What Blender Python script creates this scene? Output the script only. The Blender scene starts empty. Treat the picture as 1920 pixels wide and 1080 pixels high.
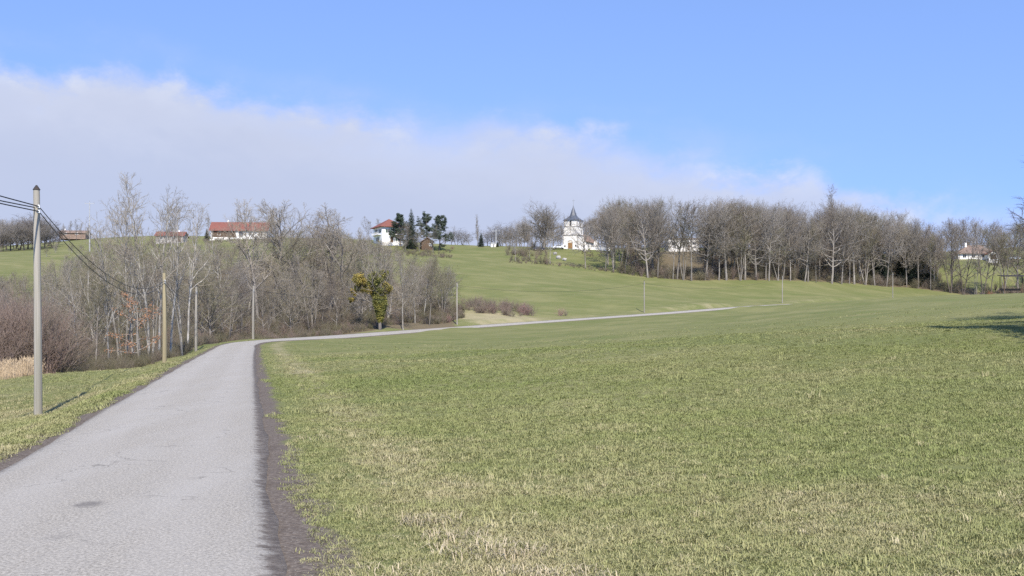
import bpy, math, random
import numpy as np
from mathutils import Vector, Matrix

# ------------------------------------------------------------------ camera, sky, sun, exposure
SC = bpy.context.scene
COL = SC.collection
F, HX, HY = 2000.0, 960.0, 625.0          # focal length and horizon of the photograph in its own pixels
R = math.radians

cam_d = bpy.data.cameras.new('camera')
cam_d.sensor_width = 36.0
cam_d.lens = 36.0 * F / 1920.0
cam_d.shift_y = (HY - 540.0) / 1920.0
cam_d.clip_start = 0.1
cam_d.clip_end = 20000
cam = bpy.data.objects.new('camera', cam_d)
cam.rotation_euler = (R(90), 0, 0)
COL.objects.link(cam)
SC.camera = cam

SUN_EL = R(44)
SUN_DIR = Vector((-0.18, 1.0, 0)).normalized()          # the way shadows fall: away and a little left
light_vec = Vector((SUN_DIR.x * math.cos(SUN_EL), SUN_DIR.y * math.cos(SUN_EL), -math.sin(SUN_EL)))
sun_d = bpy.data.lights.new('sun', 'SUN')
sun_d.energy = 4.6
sun_d.angle = R(0.6)
sun_d.color = (1.0, 0.915, 0.79)
sun = bpy.data.objects.new('sun', sun_d)
sun.rotation_euler = light_vec.to_track_quat('-Z', 'Y').to_euler()
COL.objects.link(sun)

world = bpy.data.worlds.new('World')
SC.world = world
world.use_nodes = True


def nd(nt, typ, **kw):
    n = nt.nodes.new(typ)
    for k, v in kw.items():
        if k == 'inp':
            for kk, vv in v.items():
                n.inputs[kk].default_value = vv
        else:
            setattr(n, k, v)
    return n


def math_n(nt, op, a, b=None, c=None, clamp=False):
    n = nt.nodes.new('ShaderNodeMath')
    n.operation = op
    n.use_clamp = clamp
    for i, v in enumerate((a, b, c)):
        if v is None:
            continue
        if isinstance(v, (int, float)):
            n.inputs[i].default_value = v
        else:
            nt.links.new(v, n.inputs[i])
    return n.outputs[0]


def smooth(nt, v, lo, hi):
    n = nt.nodes.new('ShaderNodeMapRange')
    n.interpolation_type = 'SMOOTHSTEP'
    n.inputs['From Min'].default_value = lo
    n.inputs['From Max'].default_value = hi
    nt.links.new(v, n.inputs['Value'])
    return n.outputs[0]


def mixc(nt, fac, a, b, blend='MIX'):
    n = nt.nodes.new('ShaderNodeMix')
    n.data_type = 'RGBA'
    n.blend_type = blend
    for s, v in ((n.inputs[0], fac), (n.inputs[6], a), (n.inputs[7], b)):
        if isinstance(v, (int, float)):
            s.default_value = v
        elif isinstance(v, (tuple, list)):
            s.default_value = (*v[:3], 1)
        else:
            nt.links.new(v, s)
    return n.outputs[2]


def noise(nt, vec, scale, detail=4, rough=0.55, dist=0.0):
    n = nt.nodes.new('ShaderNodeTexNoise')
    n.inputs['Scale'].default_value = scale
    n.inputs['Detail'].default_value = detail
    n.inputs['Roughness'].default_value = rough
    n.inputs['Distortion'].default_value = dist
    if vec is not None:
        nt.links.new(vec, n.inputs['Vector'])
    return n.outputs['Fac']


def mapping(nt, vec, scale=(1, 1, 1), loc=(0, 0, 0), rot=(0, 0, 0)):
    n = nt.nodes.new('ShaderNodeMapping')
    n.inputs['Scale'].default_value = scale
    n.inputs['Location'].default_value = loc
    n.inputs['Rotation'].default_value = rot
    nt.links.new(vec, n.inputs['Vector'])
    return n.outputs[0]


def build_world():
    nt = world.node_tree
    nt.nodes.clear()
    out = nt.nodes.new('ShaderNodeOutputWorld')
    bg = nt.nodes.new('ShaderNodeBackground')
    nt.links.new(bg.outputs[0], out.inputs[0])
    tc = nt.nodes.new('ShaderNodeTexCoord')
    d = tc.outputs['Generated']
    sky = nt.nodes.new('ShaderNodeTexSky')
    sky.sky_type = 'NISHITA'
    sky.sun_disc = False
    sky.sun_elevation = SUN_EL
    sky.sun_rotation = math.atan2(-SUN_DIR.x, -SUN_DIR.y)
    sky.altitude = 600
    sky.air_density = 1.0
    sky.dust_density = 0.2
    sky.ozone_density = 1.0
    # the clear air is clean right down to the ridge: look the sky up a little higher
    nt.links.new(mapping(nt, d, (1, 1, 0.75), (0, 0, 0.30)), sky.inputs['Vector'])
    blue = mixc(nt, 1.0, sky.outputs[0], (1.14, 1.19, 1.42), 'MULTIPLY')
    sep = nt.nodes.new('ShaderNodeSeparateXYZ')
    nt.links.new(d, sep.inputs[0])
    x, y, z = sep.outputs
    # cloud bank: everything under a tilted plane through the observer, with ragged edge
    edge = math_n(nt, 'SUBTRACT', math_n(nt, 'MULTIPLY_ADD', x, -0.152, math_n(nt, 'MULTIPLY', y, 0.184)), z)
    nz = noise(nt, mapping(nt, d, (3.2, 3.2, 7.0), (0.3, 0.1, 0.7)), 1.6, 5, 0.5, 0.2)
    nz2 = noise(nt, mapping(nt, d, (9, 9, 15), (4.3, 1.1, 2.7)), 2.0, 7, 0.6, 0.15)
    nz3 = noise(nt, mapping(nt, d, (2.0, 2.0, 6.0), (7.1, 3.3, 0.2)), 1.5, 3, 0.5)
    puff = smooth(nt, nz3, 0.42, 0.60)                       # where the edge is billowy rather than soft
    e2 = math_n(nt, 'ADD', edge, math_n(nt, 'MULTIPLY', math_n(nt, 'SUBTRACT', nz, 0.5), 0.08))
    bil = math_n(nt, 'MULTIPLY', math_n(nt, 'SUBTRACT', nz2, 0.5), math_n(nt, 'MULTIPLY_ADD', puff, 0.062, 0.024))
    e2 = math_n(nt, 'ADD', e2, bil)
    soft = smooth(nt, e2, -0.045, 0.045)
    hard = smooth(nt, e2, -0.016, 0.022)
    mm = nt.nodes.new('ShaderNodeMix')
    nt.links.new(puff, mm.inputs[0]); nt.links.new(soft, mm.inputs[2]); nt.links.new(hard, mm.inputs[3])
    m = mm.outputs[0]
    # the bank thins to the right
    thin = smooth(nt, x, 0.55, 0.05)
    m = math_n(nt, 'MULTIPLY', m, math_n(nt, 'MULTIPLY_ADD', thin, 0.20, 0.76))
    # sunlit crests at the edge, greyer deep inside
    deep = smooth(nt, e2, 0.0, 0.085)
    ccol = mixc(nt, deep, (2.80, 3.02, 3.75), (2.36, 2.64, 3.48))
    crest = math_n(nt, 'MULTIPLY', smooth(nt, nz2, 0.46, 0.66), math_n(nt, 'SUBTRACT', 1.0, smooth(nt, e2, 0.01, 0.05)))
    ccol = mixc(nt, math_n(nt, 'MULTIPLY', math_n(nt, 'MULTIPLY', crest, puff), 0.9), ccol, (3.3, 3.52, 4.15))
    ccol = mixc(nt, math_n(nt, 'MULTIPLY', smooth(nt, nz, 0.35, 0.65), 0.35), ccol, (2.55, 2.75, 3.45))
    ccol = mixc(nt, math_n(nt, 'MULTIPLY', smooth(nt, nz2, 0.45, 0.70), 0.08), ccol, (2.1, 2.42, 3.3))
    col = mixc(nt, m, blue, ccol)
    nt.links.new(col, bg.inputs[0])
    bg.inputs[1].default_value = 0.15


build_world()
SC.view_settings.view_transform = 'Standard'
SC.view_settings.look = 'None'
SC.view_settings.gamma = 1.0
SC.view_settings.use_curve_mapping = False
SC.view_settings.exposure = 0.62
SC.cycles.max_bounces = 5
SC.cycles.diffuse_bounces = 3
SC.cycles.transparent_max_bounces = 4
SC.cycles.use_adaptive_sampling = True
SC.cycles.adaptive_threshold = 0.01
SC.cycles.use_denoising = False

rng = np.random.default_rng(7)
random.seed(7)


# ------------------------------------------------------------------ helpers
def at(px, py, d):
    return np.array([(px - HX) / F * d, d, (HY - py) / F * d])


def mesh_np(name, verts, faces_list, mat=None, smooth_f=False):
    """faces_list: list of int arrays (n,k)"""
    me = bpy.data.meshes.new(name)
    verts = np.asarray(verts, dtype=np.float32)
    me.vertices.add(len(verts))
    me.vertices.foreach_set('co', verts.ravel())
    faces_list = [np.asarray(f, dtype=np.int32) for f in faces_list if len(f)]
    loops = np.concatenate([f.ravel() for f in faces_list])
    sizes = np.concatenate([np.full(len(f), f.shape[1], dtype=np.int32) for f in faces_list])
    starts = np.concatenate([[0], np.cumsum(sizes)[:-1]]).astype(np.int32)
    me.loops.add(len(loops))
    me.loops.foreach_set('vertex_index', loops)
    me.polygons.add(len(sizes))
    me.polygons.foreach_set('loop_start', starts)
    me.polygons.foreach_set('loop_total', sizes)
    if smooth_f:
        me.polygons.foreach_set('use_smooth', np.ones(len(sizes), dtype=bool))
    me.update(calc_edges=True)
    if mat:
        me.materials.append(mat)
    return me


def link(name, me, parent=None, mat=None, loc=None, rot=None, scale=None):
    o = bpy.data.objects.new(name, me)
    COL.objects.link(o)
    if parent is not None:
        o.parent = parent
    if loc is not None:
        o.location = loc
    if rot is not None:
        o.rotation_euler = rot
    if scale is not None:
        o.scale = scale
    if mat is not None:
        if me.materials:
            o.material_slots[0].link = 'OBJECT'
            o.material_slots[0].material = mat
        else:
            me.materials.append(mat)
    return o


def tag(o, label=None, cat=None, group=None, kind=None):
    if label: o['label'] = label
    if cat: o['category'] = cat
    if group: o['group'] = group
    if kind: o['kind'] = kind
    return o


def empty(name, loc, rz=0.0):
    o = bpy.data.objects.new(name, None)
    o.empty_display_size = 0.3
    COL.objects.link(o)
    o.location = loc
    o.rotation_euler = (0, 0, rz)
    return o


class MB:
    """collects boxes / prisms / tubes in local space"""
    def __init__(self):
        self.v, self.f3, self.f4, self.fn = [], [], [], []

    def add(self, verts, faces):
        b = len(self.v)
        self.v += [tuple(p) for p in verts]
        for f in faces:
            f = [b + i for i in f]
            (self.f3 if len(f) == 3 else self.f4 if len(f) == 4 else self.fn).append(f)
        return self

    def box(self, x0, x1, y0, y1, z0, z1):
        v = [(x, y, z) for z in (z0, z1) for y in (y0, y1) for x in (x0, x1)]
        return self.add(v, [(0, 2, 3, 1), (4, 5, 7, 6), (0, 1, 5, 4), (2, 6, 7, 3), (0, 4, 6, 2), (1, 3, 7, 5)])

    def cyl(self, p0, p1, r0, r1, n=10, cap=True):
        p0, p1 = Vector(p0), Vector(p1)
        d = (p1 - p0).normalized()
        a = d.orthogonal().normalized()
        b = d.cross(a)
        vs = []
        for p, r in ((p0, r0), (p1, r1)):
            for i in range(n):
                t = 2 * math.pi * i / n
                vs.append(p + (a * math.cos(t) + b * math.sin(t)) * r)
        fs = [(i, (i + 1) % n, n + (i + 1) % n, n + i) for i in range(n)]
        if cap:
            fs += [tuple(reversed(range(n))), tuple(range(n, 2 * n))]
        return self.add(vs, fs)

    def mesh(self, name, mat=None, sm=False):
        me = bpy.data.meshes.new(name)
        me.from_pydata(self.v, [], self.f3 + self.f4 + self.fn)
        if sm:
            for p in me.polygons: p.use_smooth = True
        if mat: me.materials.append(mat)
        me.update()
        return me

    def build(self, name, mat, parent=None, loc=None, rot=None, sm=False):
        return link(name, self.mesh(name, mat, sm), parent, None, loc, rot)


# ------------------------------------------------------------------ materials
def new_mat(name, rough=0.85):
    m = bpy.data.materials.new(name)
    m.use_nodes = True
    nt = m.node_tree
    b = nt.nodes['Principled BSDF']
    b.inputs['Roughness'].default_value = rough
    b.inputs['Specular IOR Level'].default_value = 0.25
    return m, nt, b


def simple_mat(name, c1, c2, scale=3.0, rough=0.85, vscale=(1, 1, 1), rnd=0.0, bump=0.0, detail=4):
    m, nt, b = new_mat(name, rough)
    tc = nt.nodes.new('ShaderNodeTexCoord')
    v = mapping(nt, tc.outputs['Object'], vscale)
    f = smooth(nt, noise(nt, v, scale, detail), 0.3, 0.7)
    c = mixc(nt, f, c1, c2)
    if rnd:
        oi = nt.nodes.new('ShaderNodeObjectInfo')
        k = math_n(nt, 'MULTIPLY_ADD', oi.outputs['Random'], 2 * rnd, 1 - rnd)
        cc = nt.nodes.new('ShaderNodeCombineColor')
        for i in range(3): nt.links.new(k, cc.inputs[i])
        c = mixc(nt, 1.0, c, cc.outputs[0], 'MULTIPLY')
    nt.links.new(c, b.inputs['Base Color'])
    if bump:
        bn = nt.nodes.new('ShaderNodeBump')
        bn.inputs['Strength'].default_value = bump
        bn.inputs['Distance'].default_value = 0.02
        nt.links.new(f, bn.inputs['Height'])
        nt.links.new(bn.outputs[0], b.inputs['Normal'])
    return m


M = {}
M['bark_forest'] = simple_mat('bark_forest', (0.245, 0.225, 0.195), (0.13, 0.115, 0.10), 1.6, vscale=(1, 1, .25), rnd=0.3)
M['bark_pale'] = simple_mat('bark_pale', (0.38, 0.362, 0.322), (0.175, 0.158, 0.134), 2.2, vscale=(1, 1, .5), rnd=0.18)
M['bark_mid'] = simple_mat('bark_mid', (0.265, 0.245, 0.215), (0.15, 0.135, 0.118), 1.8, vscale=(1, 1, .35), rnd=0.2)
M['bark_dark'] = simple_mat('bark_dark', (0.13, 0.11, 0.095), (0.07, 0.058, 0.05), 2.0, vscale=(1, 1, .3), rnd=0.2)
M['twig_mauve'] = simple_mat('twig_mauve', (0.26, 0.24, 0.215), (0.178, 0.164, 0.147), 0.6, rnd=0.22)
M['twig_grey'] = simple_mat('twig_grey', (0.255, 0.226, 0.184), (0.168, 0.148, 0.118), 0.6, rnd=0.2)
M['twig_olive'] = simple_mat('twig_olive', (0.20, 0.188, 0.118), (0.135, 0.122, 0.078), 0.6, rnd=0.2)
M['twig_brown'] = simple_mat('twig_brown', (0.20, 0.17, 0.138), (0.135, 0.113, 0.09), 0.6, rnd=0.2)
M['twig_ridge_haze'] = simple_mat('twig_ridge_haze', (0.24, 0.235, 0.24), (0.185, 0.18, 0.185), 0.6, rnd=0.15)  # bluish-grey air haze of the far ridge put into the twig colour
M['twig_red'] = simple_mat('twig_red', (0.285, 0.18, 0.16), (0.19, 0.125, 0.115), 0.6, rnd=0.2)
M['twig_dark'] = simple_mat('twig_dark', (0.10, 0.08, 0.075), (0.06, 0.05, 0.045), 0.6, rnd=0.2)
M['needle'] = simple_mat('needle', (0.055, 0.075, 0.045), (0.03, 0.042, 0.03), 1.5, rnd=0.25)
M['needle_grey'] = simple_mat('needle_grey', (0.085, 0.105, 0.075), (0.05, 0.066, 0.048), 1.5, rnd=0.2)
M['ivy'] = simple_mat('ivy', (0.235, 0.215, 0.055), (0.09, 0.105, 0.035), 0.8, 0.6)
M['ivy_yellow'] = simple_mat('ivy_yellow', (0.33, 0.25, 0.06), (0.15, 0.14, 0.042), 0.9, 0.6)
M['dead_leaf'] = simple_mat('dead_leaf', (0.36, 0.19, 0.10), (0.22, 0.12, 0.07), 2.0, rnd=0.2)
M['straw'] = simple_mat('straw', (0.46, 0.395, 0.265), (0.33, 0.275, 0.175), 2.0, rnd=0.15)
M['twig_light'] = simple_mat('twig_light', (0.30, 0.266, 0.21), (0.205, 0.18, 0.14), 0.6, rnd=0.15)
M['reed'] = simple_mat('reed', (0.48, 0.38, 0.25), (0.33, 0.25, 0.16), 2.0, rnd=0.15)
M['wood_pole'] = simple_mat('wood_pole', (0.33, 0.305, 0.265), (0.20, 0.19, 0.155), 7.0, vscale=(1, 1, .04), rnd=0.12, bump=0.4)
M['wood_pole_tan'] = simple_mat('wood_pole_tan', (0.34, 0.29, 0.18), (0.22, 0.19, 0.12), 7.0, vscale=(1, 1, .04), bump=0.4)
M['cap_dark'] = simple_mat('cap_dark', (0.025, 0.028, 0.03), (0.05, 0.04, 0.035), 5)
M['porcelain'] = simple_mat('porcelain', (0.75, 0.75, 0.73), (0.6, 0.6, 0.58), 5, 0.3)
M['steel'] = simple_mat('steel', (0.30, 0.31, 0.32), (0.2, 0.2, 0.21), 8, 0.5)
M['concrete'] = simple_mat('concrete', (0.40, 0.41, 0.42), (0.30, 0.31, 0.32), 2)
M['cable'] = simple_mat('cable', (0.02, 0.02, 0.024), (0.035, 0.035, 0.038), 2, 0.5)
M['white_wall'] = simple_mat('white_wall', (0.86, 0.85, 0.82), (0.74, 0.72, 0.68), 0.5, vscale=(1, 1, .5))
M['cream_wall'] = simple_mat('cream_wall', (0.70, 0.66, 0.57), (0.60, 0.55, 0.47), 0.5)
M['stone_trim'] = simple_mat('stone_trim', (0.42, 0.40, 0.37), (0.30, 0.28, 0.26), 2)
M['slate'] = simple_mat('slate', (0.105, 0.12, 0.15), (0.06, 0.068, 0.085), 2, 0.45)
M['red_tile'] = simple_mat('red_tile', (0.225, 0.088, 0.066), (0.15, 0.064, 0.052), 1.2, vscale=(1, 4, 4))
M['brown_tile'] = simple_mat('brown_tile', (0.26, 0.19, 0.15), (0.17, 0.125, 0.10), 1.2)
M['dark_opening'] = simple_mat('dark_opening', (0.03, 0.03, 0.035), (0.02, 0.02, 0.022), 2)
M['glass'] = simple_mat('glass', (0.045, 0.055, 0.065), (0.03, 0.035, 0.045), 2, 0.08)
M['shutter_green'] = simple_mat('shutter_green', (0.05, 0.10, 0.07), (0.035, 0.07, 0.05), 3)
M['wood_brown'] = simple_mat('wood_brown', (0.125, 0.085, 0.058), (0.085, 0.06, 0.042), 3, vscale=(4, 1, .3))
M['door_wood'] = simple_mat('door_wood', (0.30, 0.16, 0.05), (0.20, 0.10, 0.03), 3, vscale=(4, 1, .3))
M['car_white'] = simple_mat('car_white', (0.78, 0.80, 0.82), (0.74, 0.76, 0.78), 1, 0.25)
M['car_dark'] = simple_mat('car_dark', (0.03, 0.04, 0.06), (0.025, 0.03, 0.05), 1, 0.25)
M['car_blue'] = simple_mat('car_blue', (0.45, 0.52, 0.60), (0.42, 0.48, 0.56), 1, 0.25)
M['tyre'] = simple_mat('tyre', (0.02, 0.02, 0.02), (0.03, 0.03, 0.03), 5)
M['rock'] = simple_mat('rock', (0.45, 0.44, 0.43), (0.25, 0.24, 0.24), 2.5, bump=0.5)


# ------------------------------------------------------------------ road centre line
road_ctrl = np.array([
    (12.0, -55, -2.05), (5.0, -25, -1.85), (-3.05, 7, -1.60), (-8.7, 30, -1.43), (-14.3, 53, -1.27), (-19.3, 74, -1.12),
    (-23.7, 93, -.98), (-25.6, 105, -.86), (-25.2, 117, -.70), (-22.2, 133, -.45), (-18, 150, 0.0), (-9.2, 178, .9), (10.2, 203, 2.5),
    (27, 218, 3.8), (62, 262, 6.75), (70, 273, 7.3), (115, 326, 10.2), (157, 368, 13.0), (230, 430, 16.0), (330, 520, 22)])


def catmull(P, step=0.6):
    out = []
    for i in range(1, len(P) - 2):
        p0, p1, p2, p3 = P[i - 1], P[i], P[i + 1], P[i + 2]
        n = max(2, int(np.linalg.norm(p2 - p1) / step))
        t = (np.arange(n) / n)[:, None]
        # centripetal-ish tangents
        l0, l1, l2 = [max(1e-6, np.linalg.norm(b - a)) for a, b in ((p0, p1), (p1, p2), (p2, p3))]
        m1 = ((p1 - p0) / l0 * l1 + (p2 - p1)) / (l0 + l1) * l1 * 0 + ((p2 - p1) / l1 * l0 + (p1 - p0) / l0 * l1) / (l0 + l1) * l1
        m2 = ((p3 - p2) / l2 * l1 + (p2 - p1) / l1 * l2) / (l1 + l2) * l1
        h00 = 2 * t**3 - 3 * t**2 + 1; h10 = t**3 - 2 * t**2 + t
        h01 = -2 * t**3 + 3 * t**2; h11 = t**3 - t**2
        out.append(h00 * p1 + h10 * m1 + h01 * p2 + h11 * m2)
    out.append(P[-2][None])
    return np.concatenate(out)


ROAD = catmull(road_ctrl)
RT = np.gradient(ROAD, axis=0)
RT[:, 2] = 0
RT /= np.linalg.norm(RT, axis=1)[:, None]
RN = np.stack([RT[:, 1], -RT[:, 0], np.zeros(len(RT))], 1)      # to the right of travel
HALF = 1.46


BANK = 0.085 * np.clip((ROAD[:, 1] - 108) / 25, 0, 1) * np.clip((330 - ROAD[:, 1]) / 60, 0, 1) * (ROAD[:, 1] > 0)


def road_info(x, y):
    """signed offset (right positive) from and height of the nearest road point"""
    x = np.asarray(x, float).ravel(); y = np.asarray(y, float).ravel()
    off = np.empty(len(x)); zr = np.empty(len(x)); ix = np.empty(len(x), int)
    coarse = ROAD
    for a in range(0, len(x), 4000):
        xs = x[a:a + 4000, None] - coarse[None, :, 0]
        ys = y[a:a + 4000, None] - coarse[None, :, 1]
        d2 = xs * xs + ys * ys
        k = d2.argmin(1)
        r = np.arange(len(k))
        dx, dy = xs[r, k], ys[r, k]
        s = dx * RN[k, 0] + dy * RN[k, 1]
        along = dx * RT[k, 0] + dy * RT[k, 1]
        dist = np.sqrt(d2[r, k])
        off[a:a + 4000] = np.where(np.abs(along) > 1.5, np.sign(s + 1e-9) * dist, s)
        slope = np.gradient(ROAD[:, 2])[k] / np.maximum(1e-6, np.linalg.norm(np.gradient(ROAD, axis=0)[:, :2], axis=1)[k])
        zr[a:a + 4000] = ROAD[k, 2] + slope * np.clip(along, -1.5, 1.5) - BANK[k] * np.clip(off[a:a + 4000], -4, 6)
        ix[a:a + 4000] = k
    return off, zr, ix


# ------------------------------------------------------------------ terrain
ctrl = []
def cz(px, d, z): ctrl.append(((px - HX) / F * d, d, z))
def cp(px, py, d): ctrl.append(tuple(at(px, py, d)))
def cw(x, y, z): ctrl.append((x, y, z))


for p in ((0, 0, -1.6), (4, 7, -1.58), (0, -40, -1.9), (60, -40, -1.2), (-60, -40, -3.2), (-20, 5, -2.3), (-8.5, 17, -2.0)):
    cw(*p)
for q in road_ctrl[1:-1]: cw(*q)
for d, z in ((30, -1.32), (80, -1.0), (140, -.25), (172, .55)): cz(960, d, z)
for d, z in ((60, -1.3), (100, -1.25), (130, -.75)): cz(740, d, z)
for d, z in ((30, -1.05), (80, -.1), (150, 1.3), (200, 2.75)): cz(1200, d, z)
for d, z in ((30, -.85), (80, .6), (150, 2.6), (225, 4.6)): cz(1440, d, z)
for d, z in ((150, 1.9), (205, 3.5)): cz(1330, d, z)
cz(1550, 235, 6.75)
for d, z in ((40, -.2), (80, 1.35), (150, 4.35), (250, 8.35), (300, 9.2)): cz(1680, d, z)
for d, z in ((40, .05), (80, 1.95), (150, 5.1), (250, 9.0), (300, 9.4), (345, 11)): cz(1920, d, z)
for d, z in ((60, 1.6), (150, 6.2), (260, 10.5), (350, 14)): cz(2300, d, z)
for q in ((1440, 558, 300), (1440, 523, 345), (1440, 492, 395), (1440, 474, 445), (1440, 468, 520),
          (1200, 560, 245), (1200, 520, 330), (1200, 488, 380), (1200, 470, 430), (1200, 466, 520),
          (1077, 466.5, 400), (1040, 467, 398), (1110, 467, 402), (1077, 465, 420), (1077, 499, 345), (1077, 540, 270), (1077, 575, 230),
          (960, 580, 218), (960, 540, 262), (960, 495, 335), (960, 470, 390), (960, 464, 440), (960, 462, 520),
          (860, 596, 192), (860, 565, 216), (860, 525, 272), (860, 490, 330), (860, 466, 395), (860, 463, 470),
          (770, 604, 172), (720, 617, 158),
          (1680, 536, 385), (1680, 520, 415), (1680, 492, 460), (1680, 480, 520),
          (1850, 546, 372), (1850, 505, 410), (1850, 487, 432), (1850, 480, 480),
          (2100, 530, 380), (2100, 490, 430),
          (720, 472, 370), (727, 456, 392), (760, 458, 392), (720, 568, 230), (720, 596, 195), (720, 452, 480),
          (450, 447.5, 420), (450, 445, 480), (240, 470, 350), (240, 446, 450), (240, 444, 520),
          (0, 492, 250), (0, 475, 340), (0, 470, 420), (0, 462, 500),
          (70, 785, 30), (308, 704, 67.7), (240, 695, 60), (0, 713, 50), (368, 660, 98), (475, 635.5, 118)):
    cp(*q)
for px, d, z in ((480, 145, -1.3), (480, 180, 1.5), (480, 240, 11), (480, 320, 25), (240, 90, -3.4), (240, 130, -2.4),
                 (240, 180, 4), (240, 250, 14), (0, 85, -3), (0, 130, -.5), (0, 180, 7), (-400, 60, -2.6), (-400, 150, 2),
                 (-400, 300, 20), (-400, 450, 34)):
    cz(px, d, z)
for p in ((-500, 700, 50), (0, 700, 44), (500, 700, 42), (-600, 1300, 50), (0, 1300, 46), (700, 1300, 46), (-500, 200, 12), (450, 200, 10), (450, 400, 24), (-450, 400, 34),
          (0, 2600, 48), (1500, 2600, 48), (-1500, 2600, 50), (1500, 600, 35), (-1500, 600, 45), (1200, -600, -5), (-1200, -600, -12), (0, -700, -9)):
    cw(*p)
ctrl = np.array(ctrl)
CS = 100.0


def _phi(r2):
    return 0.5 * r2 * np.log(np.maximum(r2, 1e-12))


def _fit():
    X = ctrl[:, :2] / CS
    n = len(X)
    d2 = ((X[:, None] - X[None]) ** 2).sum(-1)
    A = np.zeros((n + 3, n + 3))
    A[:n, :n] = _phi(d2) + np.eye(n) * 2e-3
    A[:n, n] = 1; A[:n, n + 1:] = X
    A[n, :n] = 1; A[n + 1:, :n] = X.T
    return np.linalg.solve(A, np.concatenate([ctrl[:, 2], np.zeros(3)]))


_W = _fit()


def base_z(x, y):
    x = np.asarray(x, float).ravel() / CS; y = np.asarray(y, float).ravel() / CS
    out = np.empty(len(x))
    C = ctrl[:, :2] / CS
    for a in range(0, len(x), 20000):
        xs, ys = x[a:a + 20000], y[a:a + 20000]
        d2 = (xs[:, None] - C[None, :, 0]) ** 2 + (ys[:, None] - C[None, :, 1]) ** 2
        out[a:a + 20000] = _phi(d2) @ _W[:-3] + _W[-3] + _W[-2] * xs + _W[-1] * ys
    return out


def sstep(v, lo, hi):
    t = np.clip((v - lo) / (hi - lo), 0, 1)
    return t * t * (3 - 2 * t)


def undul(x, y):
    r = np.hypot(x, y)
    return (0.10 * np.sin(x * .23 + 1.3 * np.sin(y * .11)) * np.sin(y * .17 + .6) + 0.05 * np.sin(x * .61 + y * .43) + 0.03 * np.sin(x * 1.4 - y * .9)) * sstep(r, 8, 40) + .17 * np.sin(y * .17 + .5 * np.sin(x * .06)) * sstep(x, -4, 14) * (1 - sstep(x, 70, 110)) * sstep(y, 25, 45) * (1 - sstep(y, 125, 180))


def terrain_z(x, y, full=False):
    x = np.asarray(x, float).ravel(); y = np.asarray(y, float).ravel()
    z = base_z(x, y) + undul(x, y)
    off, zr, ix = road_info(x, y)
    a = np.abs(off)
    near = y < 320
    k = sstep(a, 1.75, np.where(off < 0, 3.6, 5.5))
    zt = zr - 0.05 * (1 - sstep(a, .9, 1.4)) - 0.022
    z2 = zt + (z - zt) * k
    if full:
        return z2, off, zr
    return z2


def TZ(x, y):
    return float(terrain_z([x], [y])[0])


def pos(px, d):
    x = (px - HX) / F * d
    return x, d, TZ(x, d)


def spaced(segs):
    out = []
    for a, b, s0, s1 in segs:
        v = a
        while v < b:
            out.append(v)
            v += s0 + (s1 - s0) * (v - a) / (b - a)
    out.append(segs[-1][1])
    return np.array(out)


def build_terrain():
    xs = spaced([(-2500, -300, 250, 25), (-300, -60, 20, 2.5), (-60, 85, 0.5, 0.6), (85, 300, 2, 10), (300, 2500, 20, 250)])
    ys = spaced([(-800, -60, 120, 8), (-60, 4, 6, 1), (4, 60, 0.4, 0.5), (60, 300, .55, 1.1), (300, 520, 1.5, 5), (520, 4000, 8, 260)])
    X, Y = np.meshgrid(xs, ys)
    z, off, zr = terrain_z(X, Y, True)
    nx, ny = len(xs), len(ys)
    v = np.stack([X.ravel(), Y.ravel(), z], 1)
    i = np.arange(nx * ny).reshape(ny, nx)
    f = np.stack([i[:-1, :-1], i[:-1, 1:], i[1:, 1:], i[1:, :-1]], -1).reshape(-1, 4)
    me = mesh_np('meadow', v, [f], None, True)
    x, y = X.ravel(), Y.ravel()
    a = me.attributes.new('road_off', 'FLOAT', 'POINT')
    a.data.foreach_set('value', np.clip(off, -60, 60).astype(np.float32))
    b = me.attributes.new('litter', 'FLOAT', 'POINT')
    b.data.foreach_set('value', litter_mask(x, y).astype(np.float32))
    c = me.attributes.new('dry', 'FLOAT', 'POINT')
    c.data.foreach_set('value', dry_mask(x, y, off).astype(np.float32))
    return me


def px_of(x, y):
    return HX + F * x / np.maximum(y, 1)


def wood_front(px):
    """distance of the front edge of the right-hand wood"""
    return np.interp(px, [940, 1000, 1080, 1150, 1215, 1300, 1450, 1600, 1700, 1800, 1900, 2000], [338, 340, 341, 336, 331, 331, 343, 372, 384, 372, 360, 350])


def litter_mask(x, y):
    px = px_of(x, y)
    wf = wood_front(px)
    right = sstep(y, wf - 4, wf + 3) * (1 - sstep(y, wf + 80, wf + 130)) * sstep(px, 1150, 1290) * np.where(px > 1745, 1 - sstep(y, wf + 6, wf + 16), 1.0)
    front = np.interp(px, [-600, 0, 120, 300, 380, 480, 600, 760, 860], [55, 55, 62, 74, 108, 128, 140, 163, 178])
    back = np.interp(px, [-600, 0, 200, 400, 600, 800, 880], [120, 130, 210, 260, 300, 240, 190])
    left = sstep(y, front - 2, front + 5) * (1 - sstep(y, back - 20, back + 30)) * (1 - sstep(px, 820, 890)) * (y > 20)
    return np.maximum(right * .85, left)


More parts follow.
